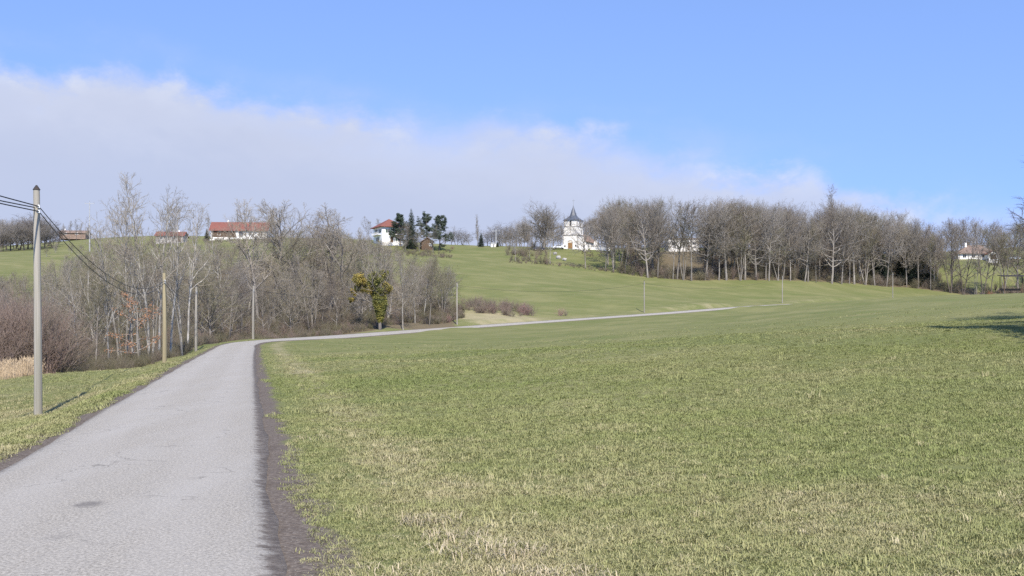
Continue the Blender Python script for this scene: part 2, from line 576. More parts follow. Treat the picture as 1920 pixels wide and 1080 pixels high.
def dry_mask(x, y, off):
    px = px_of(x, y)
    bank = np.exp(-((px - 930) / 140) ** 2 - ((y - 197) / 14) ** 2) * 0.85
    bank = np.where(off < 0, np.maximum(bank, 0.4 * np.exp(-((np.abs(off) - 4) / 4) ** 2) * (y > 135) * (y < 300)), 0)
    strip = 0.62 * np.exp(-((off - 3.1) / .8) ** 2) * sstep(off, 1.5, 2.2) * (y < 120)
    near = 0.2 * sstep(off, 1.8, 3.0) * (1 - sstep(off, 8, 16)) * (y < 140)
    leftv = 0.35 * (off < -1.5) * (off > -9) * (y < 90)
    hillL = 0.28 * (px < 450) * sstep(y, 170, 230) * (1 - sstep(px, 380, 450))
    crest = 0.25 * np.exp(-((y - 262) / 25.) ** 2) * (px > 1500)
    return np.clip(np.maximum.reduce([bank, strip, near, leftv, crest, hillL]), 0, 1)


def ground_mat():
    m, nt, b = new_mat('grassland', 0.95)
    b.inputs['Specular IOR Level'].default_value = 0.1
    geo = nt.nodes.new('ShaderNodeNewGeometry')
    p = geo.outputs['Position']
    def attr(n):
        a = nt.nodes.new('ShaderNodeAttribute'); a.attribute_name = n
        return a.outputs['Fac']
    flat = mapping(nt, p, (1, 1, 0.0))
    big = noise(nt, flat, 0.045, 4)
    mid = noise(nt, mapping(nt, p, (.6, 1.1, 0)), 0.32, 5, 0.6)
    fine = noise(nt, flat, 3.2, 5, 0.65)
    tiny = noise(nt, flat, 22.0, 3, 0.6)
    streak = noise(nt, mapping(nt, p, (0.10, 0.8, 0), rot=(0, 0, .35)), 0.5, 4, 0.6)
    g = mixc(nt, smooth(nt, big, .35, .65), (0.142, 0.160, 0.054), (0.172, 0.180, 0.070))
    g = mixc(nt, math_n(nt, 'MULTIPLY', smooth(nt, mid, .40, .68), .5), g, (0.205, 0.198, 0.084))
    g = mixc(nt, math_n(nt, 'MULTIPLY', smooth(nt, streak, .5, .72), .55), g, (0.108, 0.140, 0.040))
    g = mixc(nt, math_n(nt, 'MULTIPLY', smooth(nt, fine, .52, .75), .6), g, (0.225, 0.212, 0.094))
    g = mixc(nt, math_n(nt, 'MULTIPLY', smooth(nt, tiny, .30, .60), .45), mixc(nt, 0.35, g, (0.08, 0.09, 0.04)), g)
    wide = noise(nt, mapping(nt, p, (.7, 1.0, 0), rot=(0, 0, .5)), 0.11, 6, 0.62)
    g = mixc(nt, math_n(nt, 'MULTIPLY', smooth(nt, wide, .46, .62), .45), g, (0.215, 0.205, 0.095))
    g = mixc(nt, math_n(nt, 'MULTIPLY', smooth(nt, wide, .44, .32), .4), g, (0.10, 0.138, 0.040))
    # dry straw
    dry = attr('dry')
    dm = math_n(nt, 'ADD', dry, math_n(nt, 'MULTIPLY', math_n(nt, 'SUBTRACT', math_n(nt, 'ADD', mid, fine), 1.0), 1.1))
    straw = mixc(nt, smooth(nt, fine, .35, .65), (0.34, 0.30, 0.19), (0.26, 0.225, 0.135))
    g = mixc(nt, math_n(nt, 'MULTIPLY', smooth(nt, dm, .25, .85), .9), g, straw)
    # leaf litter in the woods
    lit = math_n(nt, 'ADD', attr('litter'), math_n(nt, 'MULTIPLY', math_n(nt, 'SUBTRACT', mid, .5), .8))
    lc = mixc(nt, smooth(nt, fine, .35, .65), (0.165, 0.125, 0.082), (0.105, 0.095, 0.055))
    g = mixc(nt, smooth(nt, lit, .35, .65), g, lc)
    # bare soil shoulders next to the tarmac
    off = attr('road_off')
    wob = math_n(nt, 'MULTIPLY', math_n(nt, 'SUBTRACT', math_n(nt, 'ADD', noise(nt, flat, .9, 4), math_n(nt, 'MULTIPLY', fine, .6)), .8), .75)
    o2 = math_n(nt, 'ADD', off, wob)
    sy = nt.nodes.new('ShaderNodeSeparateXYZ'); nt.links.new(p, sy.inputs[0])
    o3 = math_n(nt, 'SUBTRACT', o2, math_n(nt, 'MULTIPLY', smooth(nt, sy.outputs[1], 17, 6), .20))
    soil_r = math_n(nt, 'MULTIPLY', smooth(nt, o3, 1.94, 1.74), smooth(nt, off, 0.2, .5))
    soil_l = math_n(nt, 'MULTIPLY', smooth(nt, math_n(nt, 'MULTIPLY', o2, -1), 1.86, 1.70), smooth(nt, off, -.2, -.5))
    soil = math_n(nt, 'ADD', soil_r, soil_l, clamp=True)
    sc = mixc(nt, smooth(nt, tiny, .35, .7), (0.098, 0.080, 0.066), (0.172, 0.147, 0.122))
    gr = noise(nt, flat, 48.0, 2, 0.6)
    sc = mixc(nt, smooth(nt, gr, .64, .70), sc, (0.36, 0.34, 0.30))
    sc = mixc(nt, math_n(nt, 'MULTIPLY', smooth(nt, noise(nt, flat, 2.0, 4), .5, .7), .5), sc, (0.078, 0.062, 0.05))
    g = mixc(nt, soil, g, sc)
    nt.links.new(g, b.inputs['Base Color'])
    bn = nt.nodes.new('ShaderNodeBump')
    bn.inputs['Strength'].default_value = 0.6
    bn.inputs['Distance'].default_value = 0.09
    nt.links.new(math_n(nt, 'ADD', fine, math_n(nt, 'MULTIPLY', tiny, .35)), bn.inputs['Height'])
    nt.links.new(bn.outputs[0], b.inputs['Normal'])
    return m


def road_mat():
    m, nt, b = new_mat('chip_seal', 0.9)
    geo = nt.nodes.new('ShaderNodeNewGeometry')
    p = mapping(nt, geo.outputs['Position'], (1, 1, 0))
    a = nt.nodes.new('ShaderNodeAttribute'); a.attribute_name = 'road_off'
    off = a.outputs['Fac']
    n1 = noise(nt, p, 38, 4, .8)
    n2 = noise(nt, p, 9, 5, .65)
    n3 = noise(nt, mapping(nt, geo.outputs['Position'], (1.2, .16, 0), rot=(0, 0, -.24)), 1.3, 4)
    c = mixc(nt, smooth(nt, n1, .38, .62), (0.195, 0.18, 0.152), (0.415, 0.388, 0.335))
    c = mixc(nt, math_n(nt, 'MULTIPLY', smooth(nt, n2, .45, .7), .45), c, (0.235, 0.222, 0.198))
    c = mixc(nt, math_n(nt, 'MULTIPLY', smooth(nt, n3, .4, .68), .35), c, (0.36, 0.345, 0.312))
    # wheel tracks a little smoother and paler, hairline cracks, a crown of darker chips
    trk = math_n(nt, 'ABSOLUTE', math_n(nt, 'SUBTRACT', math_n(nt, 'ABSOLUTE', off), .72))
    c = mixc(nt, math_n(nt, 'MULTIPLY', smooth(nt, trk, .42, .08), .22), c, (0.37, 0.352, 0.318))
    vo = nt.nodes.new('ShaderNodeTexVoronoi'); vo.feature = 'DISTANCE_TO_EDGE'; vo.inputs['Scale'].default_value = .55
    wn = nt.nodes.new('ShaderNodeVectorMath'); wn.operation = 'ADD'
    nn = nt.nodes.new('ShaderNodeTexNoise'); nn.inputs['Scale'].default_value = 2.2; nn.inputs['Detail'].default_value = 5
    nt.links.new(p, nn.inputs['Vector'])
    nt.links.new(p, wn.inputs[0]); nt.links.new(nn.outputs['Color'], wn.inputs[1]); nt.links.new(wn.outputs[0], vo.inputs['Vector'])
    ck = math_n(nt, 'MULTIPLY', smooth(nt, vo.outputs['Distance'], .012, .002), smooth(nt, n3, .48, .58))
    c = mixc(nt, math_n(nt, 'MULTIPLY', ck, .55), c, (0.12, 0.11, 0.095))
    # dirt washed onto the right edge in ragged tongues
    n4 = noise(nt, mapping(nt, geo.outputs['Position'], (1.6, 2.6, 0), rot=(0, 0, .1)), 2.4, 7, .75)
    e = math_n(nt, 'ADD', off, math_n(nt, 'MULTIPLY', math_n(nt, 'SUBTRACT', n4, .5), .48))
    dirt = mixc(nt, smooth(nt, n2, .4, .65), (0.105, 0.088, 0.073), (0.18, 0.156, 0.13))
    c = mixc(nt, smooth(nt, e, 1.34, 1.45), c, dirt)
    e3 = math_n(nt, 'ADD', math_n(nt, 'MULTIPLY', off, -1), math_n(nt, 'MULTIPLY', math_n(nt, 'SUBTRACT', n4, .5), .22))
    c = mixc(nt, math_n(nt, 'MULTIPLY', smooth(nt, e3, 1.36, 1.48), .7), c, dirt)
    # two old tar stains
    for (sx, sy, rx, ry, s) in STAINS:
        mp = mapping(nt, geo.outputs['Position'], (1 / rx, 1 / ry, 0), (-sx / rx, -sy / ry, 0))
        ln = nt.nodes.new('ShaderNodeVectorMath'); ln.operation = 'LENGTH'
        nt.links.new(mp, ln.inputs[0])
        r = math_n(nt, 'ADD', ln.outputs['Value'], math_n(nt, 'MULTIPLY', math_n(nt, 'SUBTRACT', n2, .5), 2.6))
        c = mixc(nt, math_n(nt, 'MULTIPLY', smooth(nt, r, 1.25, .35), s), c, (0.13, 0.12, 0.11))
    nt.links.new(c, b.inputs['Base Color'])
    bn = nt.nodes.new('ShaderNodeBump')
    bn.inputs['Strength'].default_value = 0.6
    bn.inputs['Distance'].default_value = 0.015
    nt.links.new(n1, bn.inputs['Height'])
    nt.links.new(bn.outputs[0], b.inputs['Normal'])
    return m


def on_road(px, py):
    d = 1.62 / ((py - HY) / F + .0075)
    return (px - HX) / F * d, d


STAINS = [(*on_road(167, 948), .15, .19, .75), (*on_road(108, 1010), .12, .13, .28)]
M['ground'] = ground_mat()
M['road'] = road_mat()

g = link('meadow', build_terrain(), None, M['ground'])
tag(g, 'green winter meadow rolling up to the wooded ridge', None, None, 'structure')


def build_road():
    offs = np.array([-1.0, -.8, -.4, 0, .4, .8, 1.0])
    n = len(ROAD)
    s = np.arange(n) * .6
    wl = HALF + .05 * np.sin(s * .9) * np.sin(s * .37) + rng.normal(0, .018, n)
    wr = HALF + .06 + .05 * np.sin(s * .7 + 1) * np.sin(s * .29) + rng.normal(0, .025, n)
    vs, at_ = [], []
    for k, o in enumerate(offs):
        w = np.where(o < 0, wl, wr) * o
        q = ROAD + RN * w[:, None]
        q[:, 2] += 0.035 * (1 - o * o) + 0.012 - BANK * w
        if abs(o) == 1: q[:, 2] -= 0.02
        vs.append(q); at_.append(w)
    # skirts into the ground
    for o, w in ((-1, wl), (1, wr)):
        q = ROAD + RN * (o * (w + .03))[:, None]
        q[:, 2] -= .16 + BANK * o * w
        vs.append(q); at_.append(o * (w + .03))
    order = [7, 0, 1, 2, 3, 4, 5, 6, 8]
    V = np.stack([vs[k] for k in order], 1)
    A = np.stack([at_[k] for k in order], 1)
    m = V.shape[1]
    i = np.arange(n * m).reshape(n, m)
    f = np.stack([i[:-1, :-1], i[:-1, 1:], i[1:, 1:], i[1:, :-1]], -1).reshape(-1, 4)
    me = mesh_np('country_road', V.reshape(-1, 3), [f], None, False)
    a = me.attributes.new('road_off', 'FLOAT', 'POINT')
    a.data.foreach_set('value', A.ravel().astype(np.float32))
    return me


r_o = link('country_road', build_road(), None, M['road'])
tag(r_o, 'narrow pale grey lane curving right across the meadow', None, None, 'structure')


# ------------------------------------------------------------------ plants: generators
def norm(v):
    return v / np.maximum(1e-9, np.linalg.norm(v, axis=-1, keepdims=True))


def grow(p0, d0, L, r0, r1, nseg, jit, trop, g):
    N = len(p0)
    pts = np.empty((N, nseg + 1, 3)); rad = np.empty((N, nseg + 1))
    pts[:, 0] = p0; d = norm(d0)
    for s in range(nseg):
        d = norm(d + g.normal(0, jit, (N, 3)) + np.array([0, 0, trop]))
        pts[:, s + 1] = pts[:, s] + d * (L / nseg)[:, None]
    t = np.linspace(0, 1, nseg + 1)[None]
    rad[:] = r0[:, None] * (1 - t) + r1[:, None] * t
    return dict(pts=pts, rad=rad, L=L)


def kids(par, k, t0, t1, ang, ang_top, ratio, shape, nseg, jit, trop, rr, g, rmin, taper=.3, amax=None):
    N, S = par['pts'].shape[0], par['pts'].shape[1] - 1
    i = np.repeat(np.arange(N), k)
    j = np.tile(np.arange(k), N)
    t = t0 + (t1 - t0) * (j + g.random(N * k)) / k
    fs = np.clip(t * S, 0, S - 1e-6); si = fs.astype(int); fr = fs - si
    a = par['pts'][i, si]; b = par['pts'][i, si + 1]
    p = a + (b - a) * fr[:, None]
    tan = norm(b - a)
    ref = np.where(np.abs(tan[:, 2:3]) > .9, np.array([[1., 0, 0]]), np.array([[0, 0, 1.]]))
    u = norm(np.cross(tan, ref)); w = np.cross(tan, u)
    az = j * 2.39996 + np.repeat(g.random(N) * 6.28, k) + g.normal(0, .5, N * k)
    per = u * np.cos(az)[:, None] + w * np.sin(az)[:, None]
    s = (t - t0) / (t1 - t0)
    an = np.radians(ang + (ang_top - ang) * s) * (1 + g.normal(0, .15, N * k))
    d = tan * np.cos(an)[:, None] + per * np.sin(an)[:, None]
    L = par['L'][i] * ratio * shape(s) * (0.7 + .6 * g.random(N * k))
    pr = par['rad'][i, si] * (1 - fr) + par['rad'][i, si + 1] * fr
    r0 = np.maximum(rmin, np.minimum(pr * .75, L * rr))
    return grow(p, d, L, r0, np.maximum(rmin * .6, r0 * taper), nseg, jit, trop, g)


def tubes(br, k):
    pts, rad = br['pts'], br['rad']
    N, S1, _ = pts.shape
    tan = norm(np.concatenate([pts[:, 1:] - pts[:, :-1], (pts[:, -1] - pts[:, -2])[:, None]], 1))
    ref = np.where(np.abs(tan[..., 2:3]) > .85, np.array([1., 0, 0]), np.array([0, 0, 1.]))
    u = norm(np.cross(tan, ref)); w = np.cross(tan, u)
    th = np.arange(k) * 2 * np.pi / k
    V = pts[:, :, None] + rad[:, :, None, None] * (u[:, :, None] * np.cos(th)[None, None, :, None] + w[:, :, None] * np.sin(th)[None, None, :, None])
    idx = np.arange(N * S1 * k).reshape(N, S1, k)
    a = idx[:, :-1]; b = np.roll(a, -1, 2); d = idx[:, 1:]; c = np.roll(d, -1, 2)
    return V.reshape(-1, 3), np.stack([a, b, c, d], -1).reshape(-1, 4)


def cones(p, q, r):
    """three-sided tapering twigs"""
    tan = norm(q - p)
    ref = np.where(np.abs(tan[:, 2:3]) > .85, np.array([1., 0, 0]), np.array([0, 0, 1.]))
    u = norm(np.cross(tan, ref)); w = np.cross(tan, u)
    th = np.arange(3) * 2 * np.pi / 3
    ring = p[:, None] + r[:, None, None] * (u[:, None] * np.cos(th)[None, :, None] + w[:, None] * np.sin(th)[None, :, None])
    V = np.concatenate([ring, q[:, None]], 1).reshape(-1, 3)
    i = np.arange(len(p))[:, None] * 4
    f = np.concatenate([i + np.array([0, 1, 3]), i + np.array([1, 2, 3]), i + np.array([2, 0, 3])], 0)
    return V, f


def join(parts):
    vs, f3, f4, b = [], [], [], 0
    for V, f in parts:
        vs.append(V)
        (f3 if f.shape[1] == 3 else f4).append(f + b)
        b += len(V)
    fl = []
    if f4: fl.append(np.concatenate(f4))
    if f3: fl.append(np.concatenate(f3))
    return np.concatenate(vs), fl


def bare_tree(name, seed, H, tr, bole, crown_r, habit='forest', stems=1, n1=18, n2=7, n3=6, n4=5, twig_r=.009, lean=.04):
    """returns (trunk mesh, crown mesh, real height)"""
    g = np.random.default_rng(seed)
    if stems == 1:
        p0 = np.array([[0, 0, -.4]]); d0 = np.array([[g.normal(0, lean), g.normal(0, lean), 1.]])
        L0 = np.array([H * (.80 if habit != 'poplar' else .93)]); r0 = np.array([tr])
    else:
        az = np.arange(stems) * 2.4 + g.random(stems)
        p0 = np.stack([np.cos(az) * .35 * g.random(stems), np.sin(az) * .35 * g.random(stems), np.full(stems, -.4)], 1)
        sp = g.uniform(.06, .22, stems)
        d0 = np.stack([np.cos(az) * sp, np.sin(az) * sp, np.ones(stems)], 1)
        L0 = H * g.uniform(.6, .88, stems); r0 = tr * g.uniform(.6, 1., stems)
    t = grow(p0, d0, L0, r0, r0 * .22, 12, .045 if habit != 'poplar' else .02, .03, g)
    if habit == 'forest':
        sh = lambda s: .5 + .6 * np.sin(np.pi * (s * .75 + .15)); a0, a1, tp = 72, 34, .062
    elif habit == 'open':
        sh = lambda s: .75 + .45 * np.sin(np.pi * (s * .8 + .1)); a0, a1, tp = 66, 25, .085
    elif habit == 'poplar':
        sh = lambda s: 1.0 - .55 * s; a0, a1, tp = 28, 18, .12
    else:
        sh = lambda s: .8 + .4 * np.sin(np.pi * s) - .35 * s; a0, a1, tp = 46, 26, .10
    b1 = kids(t, max(3, n1 // stems), bole, .99, a0, a1, crown_r / L0.mean(), sh, 7, .17, tp, .024, g, .02, .25)
    top = t['pts'][:, -1]
    ext = grow(np.repeat(top, 3, 0), np.repeat(t['pts'][:, -1] - t['pts'][:, -2], 3, 0) + g.normal(0, .25, (3 * stems, 3)), np.repeat(L0 * .20, 3), np.repeat(r0 * .2, 3), np.repeat(r0 * .06, 3), 7, .1, .05, g)
    b1 = dict(pts=np.concatenate([b1['pts'], ext['pts']]), rad=np.concatenate([b1['rad'], ext['rad']]), L=np.concatenate([b1['L'], ext['L']]))
    b2 = kids(b1, n2, .22, .98, 50, 34, .46, lambda s: 1.1 - .6 * s, 5, .18, .055, .022, g, .014, .3)
    b3 = kids(b2, n3, .15, 1., 45, 30, .48, lambda s: 1.1 - .5 * s, 3, .2, .06, .016, g, twig_r, .4)
    b4 = kids(b3, n4, .15, 1., 42, 28, .62, lambda s: 1.05 - .4 * s, 1, .2, .05, .02, g, twig_r * .8, .3)
    trunk = join([tubes(t, 9), tubes(b1, 6)])
    V4, F4 = cones(b4['pts'][:, 0], b4['pts'][:, 1], b4['rad'][:, 0])
    crown = join([tubes(b2, 4), tubes(b3, 3), (V4, F4)])
    hz = crown[0][:, 2].max()
    return mesh_np(name + '_trunk', trunk[0], trunk[1], M['bark_forest'], True), mesh_np(name + '_crown', crown[0], crown[1], M['twig_mauve']), hz


def shrub_mesh(name, seed, H, stems=16, spread=.5, n1=6, n2=5, twig_r=.007):
    g = np.random.default_rng(seed)
    az = g.random(stems) * 6.283
    p0 = np.stack([np.cos(az) * .3 * H * spread * g.random(stems), np.sin(az) * .3 * H * spread * g.random(stems), np.full(stems, -.15)], 1)
    sp = g.uniform(.1, 1., stems) * spread
    d0 = np.stack([np.cos(az) * sp, np.sin(az) * sp, np.ones(stems)], 1)
    L0 = H * g.uniform(.55, 1.05, stems)
    t = grow(p0, d0, L0, np.full(stems, .018 * H ** .5), np.full(stems, .008), 6, .12, .02, g)
    b1 = kids(t, n1, .15, .98, 42, 30, .45, lambda s: 1.1 - .5 * s, 4, .2, .06, .02, g, twig_r, .4)
    b2 = kids(b1, n2, .1, 1., 45, 30, .5, lambda s: 1.1 - .5 * s, 1, .2, .06, .02, g, twig_r * .9, .4)
    V, Fc = cones(b2['pts'][:, 0], b2['pts'][:, 1], b2['rad'][:, 0])
    v, f = join([tubes(t, 4), tubes(b1, 3), (V, Fc)])
    return mesh_np(name, v, f, M['twig_brown'])


def leaf_cloud(centres, n, rad, size, g, flat=1.0):
    """leaf faces (bent pairs of triangles) spread round clump centres; centres (k,3)"""
    k = len(centres)
    c = np.repeat(centres, n, 0)
    d = norm(g.normal(0, 1, (k * n, 3))) * (g.random((k * n, 1)) ** .45) * np.repeat(rad, n)[:, None]
    d[:, 2] *= flat
    p = c + d
    a = norm(g.normal(0, 1, (k * n, 3))); b = norm(np.cross(a, g.normal(0, 1, (k * n, 3)))); nn = np.cross(a, b)
    s = size * g.uniform(.6, 1.3, (k * n, 1))
    V = np.stack([p - a * s, p + b * s * .6 + nn * s * .2, p + a * s, p - b * s * .6 + nn * s * .2], 1).reshape(-1, 3)
    i = np.arange(k * n)[:, None] * 4
    return V, np.concatenate([i + np.array([0, 1, 2]), i + np.array([0, 2, 3])], 0)


def conifer(name, seed, H, R0, tiers=26, per=9):
    g = np.random.default_rng(seed)
    t = grow(np.array([[0, 0, -.3]]), np.array([[0, 0, 1.]]), np.array([H + .3]), np.array([.016 * H + .03]), np.array([.015]), 10, .01, .02, g)
    zz = np.linspace(.08, .985, tiers)
    rows = []
    for s in zz:
        n = max(4, int(per * (1.1 - .5 * s)))
        az = g.random() * 6.28 + np.arange(n) * 6.283 / n + g.normal(0, .15, n)
        L = R0 * (1 - s) ** .8 * g.uniform(.7, 1.15, n) + .12
        rows.append((np.full(n, s * H), az, L))
    z = np.concatenate([r[0] for r in rows]); az = np.concatenate([r[1] for r in rows]); L = np.concatenate([r[2] for r in rows])
    p0 = np.stack([0 * z, 0 * z, z], 1)
    br = grow(p0, np.stack([np.cos(az), np.sin(az), np.full(len(az), -.12)], 1), L, L * .012 + .008, np.full(len(L), .006), 4, .06, .04, g)
    trunk = join([tubes(t, 8), tubes(br, 4)])
    sp = kids(br, 12, .05, 1., 55, 40, .38, lambda s: 1.1 - .6 * s, 1, .1, -.12, .05, g, .02, .5)
    # each spray: a fan of needle-bearing twigs
    tw = kids(dict(pts=sp['pts'], rad=sp['rad'], L=sp['L']), 6, .1, 1., 45, 35, .55, lambda s: 1.1 - .4 * s, 1, .1, -.1, .09, g, .028, .6)
    V1, F1 = cones(sp['pts'][:, 0], sp['pts'][:, 1], np.maximum(.03, sp['rad'][:, 0]))
    V2, F2 = cones(tw['pts'][:, 0], tw['pts'][:, 1], np.maximum(.035, tw['rad'][:, 0]))
    v, f = join([(V1, F1), (V2, F2)])
    return mesh_np(name + '_trunk', trunk[0], trunk[1], M['bark_dark'], True), mesh_np(name + '_crown', v, f, M['needle']), H


def pine(name, seed, H, spread):
    g = np.random.default_rng(seed)
    t = grow(np.array([[0, 0, -.3]]), np.array([[.03, 0, 1.]]), np.array([H * .92]), np.array([.2]), np.array([.04]), 10, .04, .03, g)
    b = kids(t, 24, .22, .99, 78, 42, spread / (H * .92), lambda s: 1.15 - .75 * s, 5, .14, .06, .02, g, .02, .3)
    b2 = kids(b, 5, .35, 1., 50, 35, .4, lambda s: 1.1 - .4 * s, 2, .15, .05, .02, g, .012, .4)
    tr = join([tubes(t, 8), tubes(b, 5), tubes(b2, 3)])
    ends = np.concatenate([b2['pts'][:, 1:].reshape(-1, 3), b['pts'][:, 3:].reshape(-1, 3), t['pts'][:, -1]])
    v, f = leaf_cloud(ends, 34, np.full(len(ends), .55), .13, g, .55)
    return mesh_np(name + '_trunk', tr[0], tr[1], M['bark_dark'], True), mesh_np(name + '_crown', v, [f], M['needle']), max(v[:, 2].max(), H * .9)


PROTO = {}
PROTO['pine'] = [pine('pine', 190, 11, 3.6), pine('pine', 191, 12, 3.0), pine('pine', 193, 11, 4.0)]
PROTO['forest'] = [bare_tree('forest_tree', 10 + k, 22, .30, b, cr, 'forest', 1, 22, 8, 6, 4, .0115) for k, (b, cr) in enumerate([(.36, 7.5), (.28, 8), (.40, 7), (.32, 8.5), (.44, 7), (.25, 8.0), (.36, 8)])]
PROTO['open'] = [bare_tree('open_tree', 40 + k, 20, .42, .22, 10.5, 'open', 1, 28, 10, 7, 6, .015) for k in range(2)]
PROTO['slender'] = [bare_tree('slender_tree', 50 + k, 16, .15, b, cr, 'slender', s, 22, 7, 6, 5, .007) for k, (b, cr, s) in enumerate([(.35, 4.2, 1), (.42, 3.6, 1), (.30, 4.6, 2), (.38, 4, 1), (.28, 4.5, 3), (.45, 3.8, 1)])]
PROTO['airy'] = [bare_tree('airy_tree', 60 + k, 16, .13, b, cr, 'slender', s_, 15, 6, 5, 4, .0065) for k, (b, cr, s_) in enumerate([(.38, 3.6, 1), (.45, 3.2, 1), (.34, 3.8, 2), (.40, 3.4, 1), (.3, 4.0, 3), (.42, 3.6, 1)])]
PROTO['bushy'] = [bare_tree('bushy_tree', 70 + k, 10, .14, .22, 4.6, 'open', s, 20, 7, 6, 5, .008) for k, s in enumerate([1, 2, 3, 1])]
PROTO['poplar'] = [bare_tree('poplar_tree', 80, 20, .22, .15, 5.0, 'poplar', 1, 40, 6, 5, 4, .012)]
PROTO['spreading'] = [bare_tree('spreading_tree', 140, 14, .34, .25, 9.0, 'open', 1, 30, 10, 8, 8, .017)]
PROTO['conifer'] = [conifer('spruce', 90, 11, 2.6), conifer('spruce', 91, 12, 2.2), conifer('spruce', 92, 10, 3.0)]
COPPICE = [shrub_mesh('coppice', 120 + k, 5.0, 14, .22, 7, 5, .009) for k in range(3)]
SHRUB = [shrub_mesh('shrub', 100 + k, 3.0, 16 + 2 * k, sp) for k, sp in enumerate([.5, .7, .6, .85])]


def tree(name, label, group, kind, var, px, d, top, bark, twig, wid=1.0, xyz=None, cat='tree', rz=None, height=None):
    tm, cm, h0 = PROTO[kind][var % len(PROTO[kind])]
    x, y, z = pos(px, d) if xyz is None else xyz
    h = height if height else (HY - top) / F * d - z
    s = h / h0
    e = empty(name, (x, y, z), random.uniform(0, 6.28) if rz is None else rz)
    e.scale = (s * wid, s * wid, s)
    link('trunk', tm, e, M[bark])
    link('crown', cm, e, M[twig])
    tag(e, label, cat, group)
    return e


ORD = ['first', 'second', 'third', 'fourth', 'fifth', 'sixth', 'seventh', 'eighth', 'ninth', 'tenth', 'eleventh', 'twelfth', 'thirteenth', 'fourteenth', 'fifteenth', 'sixteenth', 'seventeenth', 'eighteenth', 'nineteenth', 'twentieth', 'twenty-first', 'twenty-second', 'twenty-third', 'twenty-fourth', 'twenty-fifth', 'twenty-sixth']


def scatter(name, label, protos, P, scale, rot, idx, tint, mat_by_tint=None, cat=None):
    """ONE object whose points carry copies of small plant meshes (grass, thicket): uncountable stuff"""
    me = bpy.data.meshes.new(name)
    me.vertices.add(len(P))
    me.vertices.foreach_set('co', np.asarray(P, np.float32).ravel())
    for nme, typ, arr, key in (('scl', 'FLOAT_VECTOR', scale, 'vector'), ('rot', 'FLOAT_VECTOR', rot, 'vector'), ('idx', 'INT', idx, 'value'), ('tint', 'FLOAT', tint, 'value')):
        a = me.attributes.new(nme, typ, 'POINT')
        a.data.foreach_set(key, np.asarray(arr, np.int32 if typ == 'INT' else np.float32).ravel())
    o = bpy.data.objects.new(name, me)
    COL.objects.link(o)
    ng = bpy.data.node_groups.new(name, 'GeometryNodeTree')
    ng.interface.new_socket('Geometry', in_out='INPUT', socket_type='NodeSocketGeometry')
    ng.interface.new_socket('Geometry', in_out='OUTPUT', socket_type='NodeSocketGeometry')
    gi = ng.nodes.new('NodeGroupInput'); go = ng.nodes.new('NodeGroupOutput')
    c = bpy.data.collections.new(name + '_pieces')
    for k, m in enumerate(protos):
        c.objects.link(bpy.data.objects.new('%s_piece_%02d' % (name, k), m))
    ci = ng.nodes.new('GeometryNodeCollectionInfo')
    ci.inputs['Collection'].default_value = c
    ci.inputs['Separate Children'].default_value = True
    ci.inputs['Reset Children'].default_value = True
    ip = ng.nodes.new('GeometryNodeInstanceOnPoints')
    ip.inputs['Pick Instance'].default_value = True
    def na(n, t):
        a = ng.nodes.new('GeometryNodeInputNamedAttribute'); a.data_type = t
        a.inputs['Name'].default_value = n
        return a.outputs['Attribute']
    er = ng.nodes.new('FunctionNodeEulerToRotation')
    L = ng.links.new
    L(gi.outputs[0], ip.inputs['Points']); L(ci.outputs[0], ip.inputs['Instance'])
    L(na('idx', 'INT'), ip.inputs['Instance Index'])
    L(na('rot', 'FLOAT_VECTOR'), er.inputs[0]); L(er.outputs[0], ip.inputs['Rotation'])
    L(na('scl', 'FLOAT_VECTOR'), ip.inputs['Scale'])
    L(ip.outputs[0], go.inputs[0])
    md = o.modifiers.new('scatter', 'NODES'); md.node_group = ng
    tag(o, label, cat, None, 'stuff')
    return o


def tint_mat(name, stops, rough=.8, trans=0.0):
    m, nt, b = new_mat(name, rough)
    b.inputs['Specular IOR Level'].default_value = 0.15
    a = nt.nodes.new('ShaderNodeAttribute'); a.attribute_type = 'INSTANCER'; a.attribute_name = 'tint'
    r = nt.nodes.new('ShaderNodeValToRGB')
    el = r.color_ramp.elements
    while len(el) < len(stops): el.new(.5)
    for e, (p, c) in zip(el, stops):
        e.position = p; e.color = (*c, 1)
    nt.links.new(a.outputs['Fac'], r.inputs[0])
    tc = nt.nodes.new('ShaderNodeTexCoord')
    f = noise(nt, tc.outputs['Object'], 6.0, 2)
    c = mixc(nt, math_n(nt, 'MULTIPLY', smooth(nt, f, .35, .65), .35), r.outputs[0], mixc(nt, 1.0, r.outputs[0], (.6, .6, .6), 'MULTIPLY'))
    nt.links.new(c, b.inputs['Base Color'])
    return m

# ===OBJECTS===
# ------------------------------------------------------------------ utility poles and cables
POLES = []


